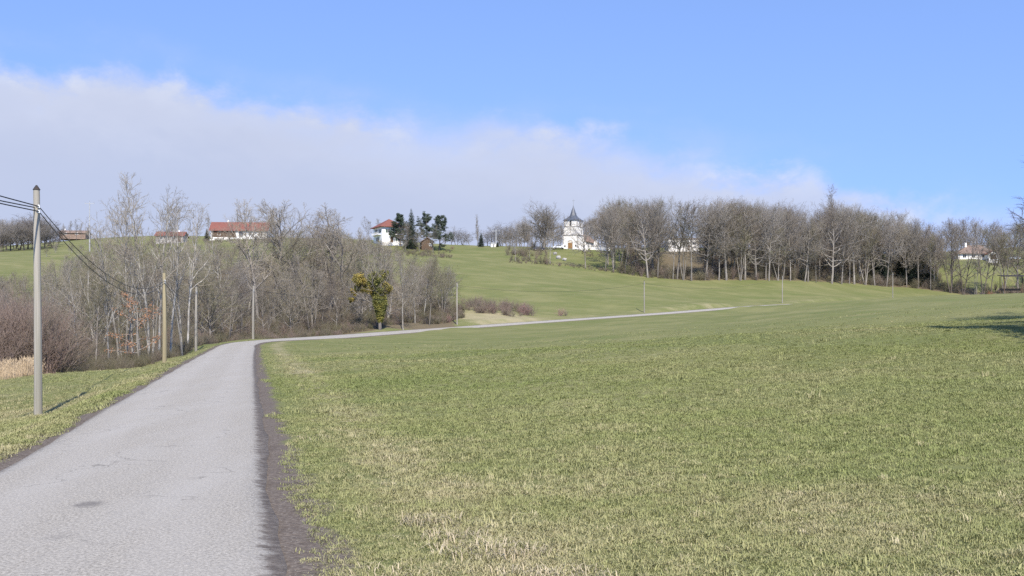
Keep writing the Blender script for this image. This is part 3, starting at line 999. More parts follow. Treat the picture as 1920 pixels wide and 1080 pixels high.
def wood_pole(label, px, d, top, r=.115, mat='wood_pole', cap=True, name='utility_pole', group='wooden poles along the lane'):
    x, y, z = pos(px, d)
    h = (HY - top) / F * d - z
    e = empty(name, (x, y, z), 0)
    b = MB()
    n = 8
    rr = random.Random(int(px))
    for k in range(n):
        a, c = k / n, (k + 1) / n
        j = lambda t: (.02 * math.sin(3 * t + px), .02 * math.cos(2.3 * t + px))
        b.cyl((*j(a), -.5 + (h + .5) * a), (*j(c), -.5 + (h + .5) * c), r * (1.12 - .3 * a), r * (1.12 - .3 * c), 14, k in (0, n - 1))
    p = b.build('pole', M[mat], e, sm=False)
    if cap:
        MB().cyl((.02 * math.sin(3 + px), .02 * math.cos(2.3 + px), h), (.02 * math.sin(3 + px), .02 * math.cos(2.3 + px), h + .13), r * 1.02, .02, 12).build('cap', M['cap_dark'], e)
    for zz in (h - .48, h - .62):
        MB().cyl((-.02, -r * .8, zz), (.10, -r * .8 - .05, zz), .016, .016, 8).build('hook', M['steel'], e)
        MB().cyl((.10, -r * .8 - .05, zz - .045), (.10, -r * .8 - .05, zz + .045), .035, .026, 10).build('insulator', M['porcelain'], e)
    tag(e, label, 'pole', group)
    POLES.append((e, Vector((x, y, z)), h, r))
    return e


wood_pole('tall weathered wooden pole with dark cap nearest the camera, left of the lane', 70, 30, 356, .104)
wood_pole('tan wooden pole on the left verge, second along the lane', 308, 67.7, 512, .13, 'wood_pole_tan', False)
wood_pole('grey wooden pole against the dark wood, left of the bend', 368, 98, 537, .12)
wood_pole('wooden pole standing at the outer edge of the lane bend', 475, 118, 535, .12)
wood_pole('wooden pole on the brown grass bank beyond the lane', 857, 184, 530, .12)
wood_pole('wooden pole in the green field beyond the lane, below the church wood', 1208, 223, 527, .12)
wood_pole('wooden pole where the lane dips out of sight behind the meadow', 1467, 281, 517, .12)
wood_pole('small distant pole in front of the dark evergreen edge of the wood', 1674, 333, 511, .12)
wood_pole('faintest and farthest lane pole near the right edge, before the thin trees', 1828, 372, 510, .11)


def cable(label, a, b, sag, r=.014, n=20, group='telephone cables along the lane'):
    a, b = Vector(a), Vector(b)
    pts = np.array([[*(a.lerp(b, t) - Vector((0, 0, 4 * sag * t * (1 - t))))] for t in np.linspace(0, 1, n)])[None]
    v, f = tubes(dict(pts=pts, rad=np.full((1, n), r)), 6)
    o = link('telephone_cable', mesh_np('telephone_cable', v, [f], M['cable'], True))
    tag(o, label, 'cable', group)
    return o


def hook_pt(k, i=0):
    e, p, h, r = POLES[k]
    return p + Vector((.10, -r * .8 - .05, h - (.48, .62)[i]))


BACK = Vector((-8.0 - 3.0, -9.0, TZ(-11, -9) + 6.2))
for i, (dz, sg) in enumerate(((0.0, .35), (-.14, .55), (-.02, .62))):
    cable(['upper cable running left out of the picture from the nearest pole', 'lower cable running left out of the picture from the nearest pole', 'middle cable running left out of the picture from the nearest pole'][i],
          hook_pt(0, min(i, 1)) if i < 2 else hook_pt(0, 0) + Vector((-.12, .0, -.03)), BACK + Vector((0, 0, dz)), sg, .016)
nm = ['nearest pole to the tan second pole', 'tan second pole to the third pole', 'third pole to the pole at the bend', 'pole at the bend to the bank pole',
      'bank pole to the green field pole', 'green field pole to the pole at the dip', 'pole at the dip to the evergreen edge pole', 'evergreen edge pole to the farthest pole']
for k in range(8):
    s = (POLES[k][1] - POLES[k + 1][1]).length
    for i in (0, 1):
        if k > 1 and i: continue
        cable(('upper' if i == 0 else 'lower') + ' black cable sagging from the ' + nm[k] if k < 2 else 'black cable strung from the ' + nm[k], hook_pt(k, i), hook_pt(k + 1, i), (s * .026 + i * .12) * (1.25 if k == 0 else 1), .013 if k < 3 else .018)


def power_pole(label, px, d, top, arm=True, w=.2):
    x, y, z = pos(px, d)
    h = (HY - top) / F * d - z
    e = empty('power_pole', (x, y, z), 0)
    b = MB(); b.cyl((0, 0, -.5), (0, 0, h), w, w * .6, 10); b.build('pole', M['concrete'], e)
    if arm:
        MB().box(-1.5, 1.5, -.06, .06, h - .5, h - .36).build('crossarm', M['concrete'], e)
        for q in (-1.35, 0, 1.35):
            MB().cyl((q, 0, h - (.36 if q else 0)), (q, 0, h + .1 if q else h + .45), .07, .05, 8).build('insulator', M['steel'], e)
    tag(e, label, 'pole')
    return e


power_pole('tall thin power pole with crossarm on the left hilltop field', 168, 330, 379)
power_pole('thin grey power pole on the ridge beside the small white hut', 930, 425, 431, True, .24)

# ------------------------------------------------------------------ buildings


def facade_window(par, face, u, z0, w, h, W, D, shut=None, frame='white_wall', kind='window'):
    """face: F front(-y) R right(+x) L left(-x); u = centre along the face"""
    e = .05
    fr = MB(); t = .09
    def bx(mb, a0, a1, o0, o1, zz0, zz1):
        if face == 'F': mb.box(a0, a1, -D / 2 - o1, -D / 2 - o0, zz0, zz1)
        elif face == 'R': mb.box(W / 2 + o0, W / 2 + o1, a0, a1, zz0, zz1)
        else: mb.box(-W / 2 - o1, -W / 2 - o0, a0, a1, zz0, zz1)
    a0, a1 = u - w / 2, u + w / 2
    bx(fr, a0 - t, a0, -.1, e, z0, z0 + h); bx(fr, a1, a1 + t, -.1, e, z0, z0 + h)
    bx(fr, a0 - t, a1 + t, -.1, e + .002, z0 + h, z0 + h + t); bx(fr, a0 - t - .05, a1 + t + .05, -.1, e + .05, z0 - t, z0)
    f = fr.build(kind, M[frame], par)
    p = MB(); bx(p, a0, a1, .004, .015, z0, z0 + h); p.build('pane', M['glass'], f)
    m = MB(); bx(m, u - .025, u + .025, .016, .03, z0, z0 + h); m.build('mullion', M[frame], f)
    if shut:
        for s in (-1, 1):
            q = MB(); c = u + s * (w / 2 + w / 4 + t)
            bx(q, c - w / 4, c + w / 4, .02, .07, z0, z0 + h); q.build('shutter', M[shut], f)
    return f


def house(name, label, px, d, W, D, wh, rh, rz, roof='gable', wall='white_wall', tile='red_tile', wins=(), door=None, chim=(), over=.5, shut=None, cat='house', xyz=None, axis='x'):
    x, y, z = pos(px, d) if xyz is None else xyz
    e = empty(name, (x, y, z), rz)
    w = MB()
    w.box(-W / 2, W / 2, -D / 2, D / 2, -1.5, wh)
    if roof == 'gable' and axis == 'x':
        for s in (-1, 1):
            w.add([(s * W / 2, -D / 2, wh), (s * W / 2, D / 2, wh), (s * W / 2, 0, wh + rh), (s * (W / 2 - .25), -D / 2, wh), (s * (W / 2 - .25), D / 2, wh), (s * (W / 2 - .25), 0, wh + rh)],
                  [(0, 1, 2), (5, 4, 3), (0, 2, 5, 3), (1, 4, 5, 2)])
    if roof == 'gable' and axis == 'y':
        for s in (-1, 1):
            w.add([(-W / 2, s * D / 2, wh), (W / 2, s * D / 2, wh), (0, s * D / 2, wh + rh), (-W / 2, s * (D / 2 - .25), wh), (W / 2, s * (D / 2 - .25), wh), (0, s * (D / 2 - .25), wh + rh)],
                  [(0, 1, 2), (5, 4, 3), (0, 2, 5, 3), (1, 4, 5, 2)])
    w.build('wall', M[wall], e)
    r = MB()
    o = over; th = .18
    if roof == 'gable' and axis == 'x':
        k = rh / (D / 2)
        for s in (-1, 1):
            a = [(-W / 2 - o, s * (D / 2 + o), wh - k * o), (W / 2 + o, s * (D / 2 + o), wh - k * o), (W / 2 + o, 0, wh + rh), (-W / 2 - o, 0, wh + rh)]
            v = [(p[0], p[1], p[2] + .03) for p in a] + [(p[0], p[1], p[2] + .03 + th) for p in a]
            r.add(v, [(0, 1, 2, 3), (4, 5, 6, 7), (0, 1, 5, 4), (1, 2, 6, 5), (3, 0, 4, 7)])
    elif roof == 'gable':
        k = rh / (W / 2)
        for s in (-1, 1):
            a = [(s * (W / 2 + o), -D / 2 - o, wh - k * o), (s * (W / 2 + o), D / 2 + o, wh - k * o), (0, D / 2 + o, wh + rh), (0, -D / 2 - o, wh + rh)]
            v = [(p[0], p[1], p[2] + .03) for p in a] + [(p[0], p[1], p[2] + .03 + th) for p in a]
            r.add(v, [(0, 1, 2, 3), (4, 5, 6, 7), (0, 1, 5, 4), (1, 2, 6, 5), (3, 0, 4, 7)])
    elif roof == 'hip':
        L = max(0.0, W / 2 - D / 2) if W >= D else 0.0
        Ly = max(0.0, D / 2 - W / 2)
        b = [(-W / 2 - o, -D / 2 - o), (W / 2 + o, -D / 2 - o), (W / 2 + o, D / 2 + o), (-W / 2 - o, D / 2 + o)]
        zb = wh - rh / (min(W, D) / 2) * o * .6
        v = [(p[0], p[1], zb) for p in b] + [(p[0], p[1], zb + th) for p in b] + [(-L, -Ly, wh + rh), (L, Ly, wh + rh)]
        r.add(v, [(3, 2, 1, 0), (0, 1, 5, 4), (1, 2, 6, 5), (2, 3, 7, 6), (3, 0, 4, 7), (4, 5, 9, 8), (6, 7, 8, 9), (5, 6, 9), (7, 4, 8)])
    else:
        r.box(-W / 2 - .15, W / 2 + .15, -D / 2 - .15, D / 2 + .15, wh + .002, wh + rh)
    ro = r.build('roof', M[tile], e)
    for (cx, cy, ch) in chim:
        c = MB(); c.box(cx - .35, cx + .35, cy - .3, cy + .3, wh + rh * .4, wh + rh + ch); co = c.build('chimney', M['white_wall'], ro)
    for (fc, u, z0, ww, hh) in wins:
        facade_window(e, fc, u, z0, ww, hh, W, D, shut)
    if door:
        fc, u, ww, hh, mt = door
        q = MB()
        if fc == 'F': q.box(u - ww / 2, u + ww / 2, -D / 2 - .06, -D / 2 - .005, 0, hh)
        else: q.box(W / 2 + .005, W / 2 + .06, u - ww / 2, u + ww / 2, 0, hh)
        dd = q.build('door', M[mt], e)
        h2 = MB()
        if fc == 'F': h2.box(u + ww * .32, u + ww * .40, -D / 2 - .12, -D / 2 - .062, hh * .45, hh * .49)
        else: h2.box(W / 2 + .062, W / 2 + .12, u + ww * .32, u + ww * .40, hh * .45, hh * .49)
        h2.build('handle', M['steel'], dd)
    tag(e, label, cat)
    return e


# --- church
def church():
    d = 400.0
    x, y, z = pos(1075, d)
    z = (HY - 467) / F * d
    S = d / F                                   # metres per photo pixel there
    e = empty('church', (x, y, z), R(-21.8) - math.atan(x / y))
    w = 5.5; w0 = 6.1
    z1, z2, z3 = 25 * S, 41 * S, 53 * S
    MB().box(-w0 / 2, w0 / 2, -w0 / 2, w0 / 2, -1.5, z1).build('tower_base', M['white_wall'], e)
    MB().box(-w / 2, w / 2, -w / 2, w / 2, z1 + .002, z2).build('tower_stage', M['white_wall'], e)
    MB().box(-w / 2 + .06, w / 2 - .06, -w / 2 + .06, w / 2 - .06, z2 + .002, z3).build('belfry', M['white_wall'], e)
    # sloped ledge and string courses
    def ring(h, zz, a, b):
        q = MB()
        q.box(-a, a, -a, -b, zz, zz + h); q.box(-a, a, b, a, zz, zz + h); q.box(-a, -b, -b, b, zz, zz + h); q.box(b, a, -b, b, zz, zz + h)
        return q
    ring(.34, z1 - .12, w0 / 2 + .14, w / 2 - .1).build('string_course', M['stone_trim'], e)
    ring(.26, z2 - .1, w / 2 + .11, w / 2 - .2).build('string_course', M['stone_trim'], e)
    # quoins up the corners
    for k in range(9):
        zz = .2 + k * .53
        ln = .55 if k % 2 else .38
        for sx in (-1, 1):
            q = MB(); q.box(min(sx * (w0 / 2 + .03), sx * (w0 / 2 - ln)), max(sx * (w0 / 2 + .03), sx * (w0 / 2 - ln)), -w0 / 2 - .03, -w0 / 2 + .3, zz, zz + .4)
            q.build('quoin', M['stone_trim'], e)
    for k in range(4):
        zz = z2 + .2 + k * .5
        for sx in (-1, 1):
            q = MB(); a = w / 2 - .06
            q.box(min(sx * (a + .03), sx * (a - .35)), max(sx * (a + .03), sx * (a - .35)), -a - .03, -a + .25, zz, zz + .36)
            q.build('quoin', M['stone_trim'], e)
    # belfry openings with louvres, front and right
    a = w / 2 - .06
    for fc in ('F', 'R', 'L'):
        op = MB(); lv = MB(); n = 8
        pts = [(-.36, 0), (.36, 0), (.36, 1.6)] + [(.36 * math.cos(t * math.pi / 6), 1.6 + .36 * math.sin(t * math.pi / 6)) for t in range(1, 6)] + [(-.36, 1.6)]
        def P3(u, zz, o):
            return {'F': (u, -a - o, z2 + .25 + zz), 'R': (a + o, u, z2 + .25 + zz), 'L': (-a - o, -u, z2 + .25 + zz)}[fc]
        m = len(pts)
        op.add([P3(u, q, .02) for u, q in pts] + [P3(u, q, -.2) for u, q in pts], [tuple(range(m))] + [(i, (i + 1) % m, m + (i + 1) % m, m + i) for i in range(m)])
        oo = op.build('belfry_window', M['dark_opening'], e)
        for k in range(5):
            q0 = P3(-.34, .15 + k * .3, .021); q1 = P3(.34, .25 + k * .3, .07)
            lv.box(min(q0[0], q1[0]), max(q0[0], q1[0]), min(q0[1], q1[1]), max(q0[1], q1[1]), q0[2], q1[2])
        lv.build('louvre', M['slate'], oo)
    # clock niche
    q = MB(); q.cyl((0, -w / 2 - .05, z1 + 2.2), (0, -w / 2 + .1, z1 + 2.2), .34, .34, 18).build('niche', M['stone_trim'], e)
    # door with arch
    dw, dh = 1.55, 2.1
    pts = [(-dw / 2, 0), (dw / 2, 0), (dw / 2, dh)] + [(dw / 2 * math.cos(t * math.pi / 8), dh + dw / 2 * math.sin(t * math.pi / 8)) for t in range(1, 8)] + [(-dw / 2, dh)]
    m = len(pts)
    b0 = -w0 / 2
    sur = [(u * 1.38 if q > .01 else u * 1.38, q if q <= dh else dh + (q - dh) * 1.5) for u, q in pts]
    MB().add([(u, b0 - .07, q) for u, q in sur] + [(u, b0 + .1, q) for u, q in sur], [tuple(range(m))] + [(i, (i + 1) % m, m + (i + 1) % m, m + i) for i in range(m)]).build('door_surround', M['stone_trim'], e)
    tymp = [(u, q) for u, q in pts]
    MB().add([(u * 1.02, b0 - .10, q * 1.02) for u, q in pts] + [(u, b0 - .06, q) for u, q in pts], [tuple(range(m))] + [(i, (i + 1) % m, m + (i + 1) % m, m + i) for i in range(m)]).build('tympanum', M['cream_wall'], e)
    for s in (-1, 1):
        dr = MB(); dr.box(min(s * .03, s * dw / 2 * .96), max(s * .03, s * dw / 2 * .96), b0 - .15, b0 - .105, 0, dh); dl = dr.build('door', M['door_wood'], e)
        MB().box(s * .12 - .03, s * .12 + .03, b0 - .2, b0 - .152, 1.0, 1.15).build('handle', M['steel'], dl)
    for s in (-1, 1):
        MB().box(s * 2.15 - .25, s * 2.15 + .25, b0 - .04, b0 + .05, .6, 1.3).build('plaque', M['dark_opening'], e)
    # roof: flared skirt then steep octagonal spire
    def ringpts(r, zz, n=8, sq=0.0):
        out = []
        for k in range(n):
            t = k * math.pi / 4
            c, s = math.cos(t), math.sin(t)
            k2 = 1 / max(abs(c), abs(s))
            kk = (1 - sq) + sq * k2
            out.append((r * c * kk, r * s * kk, zz))
        return out
    er = w / 2 * 1.11
    lv = [(er, z3 - .05, 1.0), (er, z3 + .12, 1.0), (er * .86, z3 + .5, .8), (er * .66, z3 + 1.15, .35), (er * .46, z3 + 1.9, 0.0)]
    vs = []
    for r_, zz, sq in lv: vs += ringpts(r_, zz, 8, sq)
    fs = [tuple(range(8))] + [(k * 8 + i, k * 8 + (i + 1) % 8, (k + 1) * 8 + (i + 1) % 8, (k + 1) * 8 + i) for k in range(4) for i in range(8)]
    MB().add(vs, fs).build('roof_skirt', M['slate'], e)
    tip = 81.5 * S
    vs = ringpts(er * .465, z3 + 1.87, 8, 0) + [(0, 0, tip)]
    sp = MB().add(vs, [(i, (i + 1) % 8, 8) for i in range(8)]).build('spire', M['slate'], e)
    MB().cyl((0, 0, tip - .15), (0, 0, tip + 2.6), .05, .04, 6).build('cross_post', M['steel'], sp)
    MB().box(-.55, .55, -.05, .05, tip + 1.75, tip + 1.86).build('cross_arm', M['steel'], sp)
    MB().cyl((0, 0, tip + .05), (0, 0, tip + .35), .16, .12, 8).build('finial', M['steel'], sp)
    # nave behind the tower
    nw, nl, nh, nr = 7.6, 13.0, 3.1, 3.0
    y0 = w0 / 2 + .01
    MB().box(-nw / 2, nw / 2, y0, y0 + nl, -1.5, nh).build('nave_wall', M['white_wall'], e)
    MB().add([(-nw / 2, y0, nh), (nw / 2, y0, nh), (0, y0, nh + nr), (-nw / 2, y0 + nl, nh), (nw / 2, y0 + nl, nh), (0, y0 + nl, nh + nr)], [(0, 1, 2), (5, 4, 3), (0, 3, 4, 1), (1, 4, 5, 2), (0, 2, 5, 3)]).build('nave_gable', M['white_wall'], e)
    r = MB(); k = nr / (nw / 2); o = .4
    for s in (-1, 1):
        a_ = [(s * (nw / 2 + o), y0 - .2, nh - k * o), (s * (nw / 2 + o), y0 + nl + .3, nh - k * o), (0, y0 + nl + .3, nh + nr), (0, y0 - .2, nh + nr)]
        v = [(p[0], p[1], p[2] + .03) for p in a_] + [(p[0], p[1], p[2] + .2) for p in a_]
        r.add(v, [(0, 1, 2, 3), (4, 5, 6, 7), (0, 1, 5, 4), (1, 2, 6, 5), (3, 0, 4, 7)])
    r.build('nave_roof', M['brown_tile'], e)
    for k in range(3):
        yy = y0 + 2.5 + k * 4
        MB().box(nw / 2 + .004, nw / 2 + .04, yy - .45, yy + .45, 1.0, 2.5).build('nave_window', M['glass'], e)
    # raking buttress wall right of the tower
    MB().add([(w0 / 2 + .02, -w0 / 2 + .4, -1.2), (w0 / 2 + 3.6, -w0 / 2 + .4, -1.2), (w0 / 2 + 3.6, -w0 / 2 + .4, .55), (w0 / 2 + .02, -w0 / 2 + .4, 2.5),
              (w0 / 2 + .02, -w0 / 2 + .8, -1.2), (w0 / 2 + 3.6, -w0 / 2 + .8, -1.2), (w0 / 2 + 3.6, -w0 / 2 + .8, .55), (w0 / 2 + .02, -w0 / 2 + .8, 2.5)],
             [(0, 1, 2, 3), (7, 6, 5, 4), (3, 2, 6, 7), (1, 5, 6, 2), (0, 3, 7, 4)]).build('raking_wall', M['white_wall'], e)
    tag(e, 'white village church with square tower, slate spire and cross on the hill', 'church')
    return e


church()


def low_wall(label, px0, px1, d, base_py, h, t=.35):
    a = at(px0, base_py, d); b = at(px1, base_py, d + 2)
    e = empty('low_wall', tuple(a), math.atan2(b[1] - a[1], b[0] - a[0]))
    L = float(np.hypot(*(b - a)[:2]))
    MB().box(0, L, -t / 2, t / 2, -1.2, h).build('wall', M['white_wall'], e)
    MB().box(-.08, L + .08, -t / 2 - .06, t / 2 + .06, h + .002, h + .1).build('coping', M['stone_trim'], e)
    tag(e, label, 'wall')


low_wall('low white churchyard wall right of the church tower', 1106, 1143, 399, 467.3, 1.05)
low_wall('low white garden wall in front of the long red-roofed house', 384, 434, 408, 451, .6)


def tomb(label, px, d, py, w, h):
    p = at(px, py, d)
    e = empty('tomb_monument', tuple(p), R(-15))
    MB().box(-w / 2, w / 2, -.3, .3, -.6, h * .25).build('plinth', M['rock'], e)
    MB().add([(-w * .35, -.15, h * .25), (w * .35, -.15, h * .25), (w * .35, -.15, h * .8), (0, -.15, h), (-w * .35, -.15, h * .8),
              (-w * .35, .15, h * .25), (w * .35, .15, h * .25), (w * .35, .15, h * .8), (0, .15, h), (-w * .35, .15, h * .8)],
             [(0, 1, 2, 3, 4), (9, 8, 7, 6, 5), (0, 4, 9, 5), (4, 3, 8, 9), (3, 2, 7, 8), (2, 1, 6, 7)]).build('headstone', M['white_wall'], e)
    tag(e, label, 'tomb')


tomb('larger white tomb monument behind the churchyard wall', 1117, 406, 463, 2.0, 2.4)
tomb('small white tomb monument just right of the church nave', 1105, 407, 461, 1.3, 1.7)

house('long_house', 'long white house under a red tiled roof on the left hill', 452, 420, 21.5, 9.5, 2.9, 3.3, R(4), wins=[('F', -7.6, .9, 1.2, 1.2), ('F', .9, .3, 1.6, 1.9), ('F', 4.2, .9, 1.1, 1.2), ('F', 8.2, .9, 1.3, 1.2)],
      door=('F', -2.6, 2.6, 2.2, 'wood_brown'), chim=[(-5, .6, .9)], shut=None, over=.7)
LH = bpy.data.objects['long_house']
MB().box(-10.2, -1.2, -4.80, -4.765, .1, 2.5).build('painted_porch_shade', M['wood_brown'], LH)  # flat dark panel standing in for the shade under the porch
for q in (-10.0, -7.9, -5.7, -3.6, -1.4):
    MB().box(q - .09, q + .09, -5.25, -5.07, -.8, 2.65).build('porch_post', M['wood_brown'], LH)
house('small_house', 'low red-roofed house half hidden behind the tallest slender trees', 322, 400, 10, 8, 2.2, 1.7, R(6), wall='stone_trim', wins=[('F', -3, .7, 1.1, 1.0), ('F', 1.5, .7, 1.1, 1.0)], door=('F', 3.6, 1, 2, 'wood_brown'), chim=[(2.5, 1, .7)])
hz = (HY - 456.5) / F * 390
house('hillside_house', 'white two-storey house with red hipped roof and balconies on the hill', 727, 390, 8.6, 9.2, 5.9, 3.0, R(27) - math.atan2(-45, 390) * 0, 'hip', wins=[('F', 2.3, 3.4, 1.3, 1.6), ('F', -1.8, 3.5, 1.0, 1.3), ('F', 2.3, .7, 1.3, 1.4), ('L', 1.5, 3.4, 1.2, 1.6), ('L', -2.2, 3.5, 1.1, 1.3), ('L', 0, .7, 1.2, 1.3)],
      door=('F', -.6, 1.1, 2.1, 'wood_brown'), over=.9, shut='shutter_green', xyz=(*pos(729, 390)[:2], hz))
HH = [o for o in bpy.data.objects if o.name == 'hillside_house'][0]
bb = MB(); bb.box(.3, 4.28, -5.7, -4.64, 2.75, 2.92); bl = bb.build('balcony', M['white_wall'], HH)
for k in range(9): MB().box(.35 + k * .48, .41 + k * .48, -5.68, -5.62, 2.922, 3.75).build('baluster', M['wood_brown'], bl)
MB().box(.3, 4.28, -5.7, -5.6, 3.752, 3.85).build('handrail', M['wood_brown'], bl)
bb = MB(); bb.box(-5.4, -4.34, -3.6, 3.6, 2.75, 2.92); bl = bb.build('balcony', M['white_wall'], HH)
for k in range(12): MB().box(-5.38, -5.32, -3.5 + k * .62, -3.44 + k * .62, 2.922, 3.7).build('baluster', M['white_wall'], bl)
MB().box(-5.4, -5.3, -3.6, 3.6, 3.702, 3.8).build('handrail', M['white_wall'], bl)

house('garden_chalet', 'small brown wooden chalet on white base under the conifers', 800, 382, 4.2, 4, 2.6, 1.3, R(12), wall='wood_brown', tile='brown_tile', wins=[('F', 1.1, 1.1, .8, .8)], door=('F', -.9, .9, 1.9, 'wood_brown'), axis='y', cat='hut', over=.4)
house('farm_house', 'distant low house with brown roof on the far left skyline', 141, 490, 11.5, 8, 1.3, 1.3, R(5), wall='brown_tile', tile='brown_tile', wins=[('F', -3, .6, 1, .9), ('F', 2, .6, 1, .9)], chim=[(-4.6, .5, .9)], xyz=(*pos(141, 490)[:2], (HY - 443.5) / F * 490))
house('white_building', 'flat white building glimpsed between trunks in the middle of the wood', 1278, 432, 12.4, 8, 4.4, .5, R(3), 'flat', tile='brown_tile', wins=[('F', -4.2, 2.3, 1.2, 1.2), ('F', 0, 2.3, 1.2, 1.2), ('F', 4.2, 2.3, 1.2, 1.2)], door=('F', 2, 1, 2.1, 'wood_brown'), xyz=(*pos(1278, 432)[:2], (HY - 471) / F * 432))
house('brown_roof_house', 'white house with wide brown roof behind the thin trees at right', 1826, 436, 15, 10, 2.6, 3.5, R(-8), 'hip', tile='brown_tile', wins=[('F', -5, .8, 1.3, 1.2), ('F', -1.5, .8, 1.3, 1.2), ('F', 2.2, .8, 1.3, 1.2)], door=('F', 5.2, 1.1, 2.1, 'wood_brown'), chim=[(-3.5, -1, 1.0)], xyz=(*pos(1826, 436)[:2], (HY - 488) / F * 436), over=.8)
house('gabled_garage', 'small white gabled garage right of the brown-roofed house', 1858, 428, 3.6, 5, 2.2, 1.2, R(-6), tile='red_tile', axis='y', door=('F', 0, 2.2, 1.9, 'wood_brown'), cat='garage', xyz=(*pos(1858, 428)[:2], (HY - 487) / F * 428), over=.3)
house('ridge_hut', 'tiny white hut on the ridge beside the small dark spruce', 925, 418, 2.1, 2.4, 1.3, .5, R(5), 'flat', tile='concrete', door=('F', 0, .7, 1.1, 'steel'), cat='hut', xyz=(*pos(925, 418)[:2], (HY - 464) / F * 418))


def field_shelter():
    p = at(1900, 533, 352)
    e = empty('field_shelter', (p[0], p[1], TZ(p[0], p[1])), R(-4))
    h = (HY - 518) / F * 352 - TZ(p[0], p[1])
    for sx in (-3.6, 3.6):
        for sy in (-1.8, 1.8):
            MB().box(sx - .1, sx + .1, sy - .1, sy + .1, -.4, h).build('post', M['wood_brown'], e)
    MB().box(-3.7, 3.7, 1.92, 2.0, h * .35, h * .45).build('rail', M['wood_brown'], e)
    MB().add([(-4.2, -2.6, h - .25), (4.2, -2.6, h - .25), (4.2, 2.6, h + .35), (-4.2, 2.6, h + .35), (-4.2, -2.6, h - .05), (4.2, -2.6, h - .05), (4.2, 2.6, h + .55), (-4.2, 2.6, h + .55)],
             [(0, 3, 2, 1), (4, 5, 6, 7), (0, 1, 5, 4), (1, 2, 6, 5), (2, 3, 7, 6), (3, 0, 4, 7)]).build('roof', M['cap_dark'], e)
    tag(e, 'open field shelter with dark flat roof at the right edge', 'shelter')


field_shelter()


def car(label, px, d, py, rz, paint):
    p = at(px, py, d)
    e = empty('parked_car', tuple(p), rz)
    prof = [(-2.0, .35), (-2.05, .75), (-1.9, .95), (-1.55, 1.0), (-1.0, 1.42), (.45, 1.46), (1.05, 1.02), (1.85, .88), (2.05, .7), (2.05, .35)]
    b = MB(); n = len(prof)
    vs = []
    for s, k in ((-.82, 1), (.82, 1)):
        for (x, z) in prof: vs.append((x, s * (1 if z < 1.1 else .84), z))
    b.add(vs, [tuple(range(n)), tuple(reversed(range(n, 2 * n)))] + [(i, (i + 1) % n, n + (i + 1) % n, n + i) for i in range(n)])
    b.build('body', M[paint], e)
    for s in (-1, 1):
        yy = s * .80
        MB().add([(-1.35, yy * 1.015, 1.06), (.85, yy * 1.015, 1.06), (.40, yy * .905, 1.38), (-.95, yy * .905, 1.36)], [(0, 1, 2, 3)]).build('side_window', M['glass'], e)
    MB().add([(.50, -.66, 1.44), (.50, .66, 1.44), (1.03, .76, 1.06), (1.03, -.76, 1.06)], [(0, 1, 2, 3)]).build('windscreen', M['glass'], e)
    for xx in (-1.25, 1.25):
        for s in (-1, 1):
            wh = MB().cyl((xx, s * .70, .31), (xx, s * .86, .31), .31, .31, 14).build('wheel', M['tyre'], e)
            MB().cyl((xx, s * .862, .31), (xx, s * .875, .31), .19, .19, 12).build('rim', M['steel'], wh)
    for s in (-1, 1):
        MB().box(2.03, 2.07, s * .6 - .16, s * .6 + .16, .62, .74).build('headlight', M['porcelain'], e)
    tag(e, label, 'car', 'cars parked on the hill')


car('white car parked just left of the church tower', 1047, 398, 466.5, R(175), 'car_white')
car('dark blue car parked under the big round tree left of the church', 1010, 392, 469.5, R(10), 'car_dark')
car('pale blue car beside the garage at the far right', 1902, 432, 487, R(185), 'car_blue')


def rock(label, px, d, s, seed):
    g = np.random.default_rng(seed)
    import bmesh
    bm = bmesh.new()
    bmesh.ops.create_icosphere(bm, subdivisions=2, radius=1)
    for v in bm.verts:
        v.co *= 1 + g.normal(0, .10)
        v.co.z *= .7
    me = bpy.data.meshes.new('boulder'); bm.to_mesh(me); bm.free()
    o = link('boulder', me, None, M['rock'], loc=(*pos(px, d)[:2], pos(px, d)[2] + s * .3), rot=(0, 0, g.random() * 6), scale=(s, s * .8, s))
    tag(o, label, 'boulder', 'pale boulders below the church')


rock('upper pale boulder on the slope left below the church', 1041, 378, .9, 1)
rock('middle pale boulder on the slope below the church', 1047, 366, 1.1, 2)
rock('lower pale boulder on the slope below the church door', 1058, 360, .9, 3)

# ------------------------------------------------------------------ right-hand wood
SILX = [940, 965, 980, 1018, 1060, 1075, 1100, 1125, 1140, 1165, 1200, 1230, 1262, 1290, 1320, 1350, 1380, 1400, 1440, 1480, 1500, 1540, 1570, 1600, 1640, 1680, 1710, 1750, 1800, 1830, 1870, 1920, 1980]
SILY = [432, 425, 405, 370, 415, 425, 408, 400, 372, 360, 358, 364, 366, 368, 376, 362, 366, 374, 372, 376, 384, 378, 378, 380, 388, 386, 402, 404, 408, 402, 408, 406, 400]


def sil(px): return float(np.interp(px, SILX, SILY))


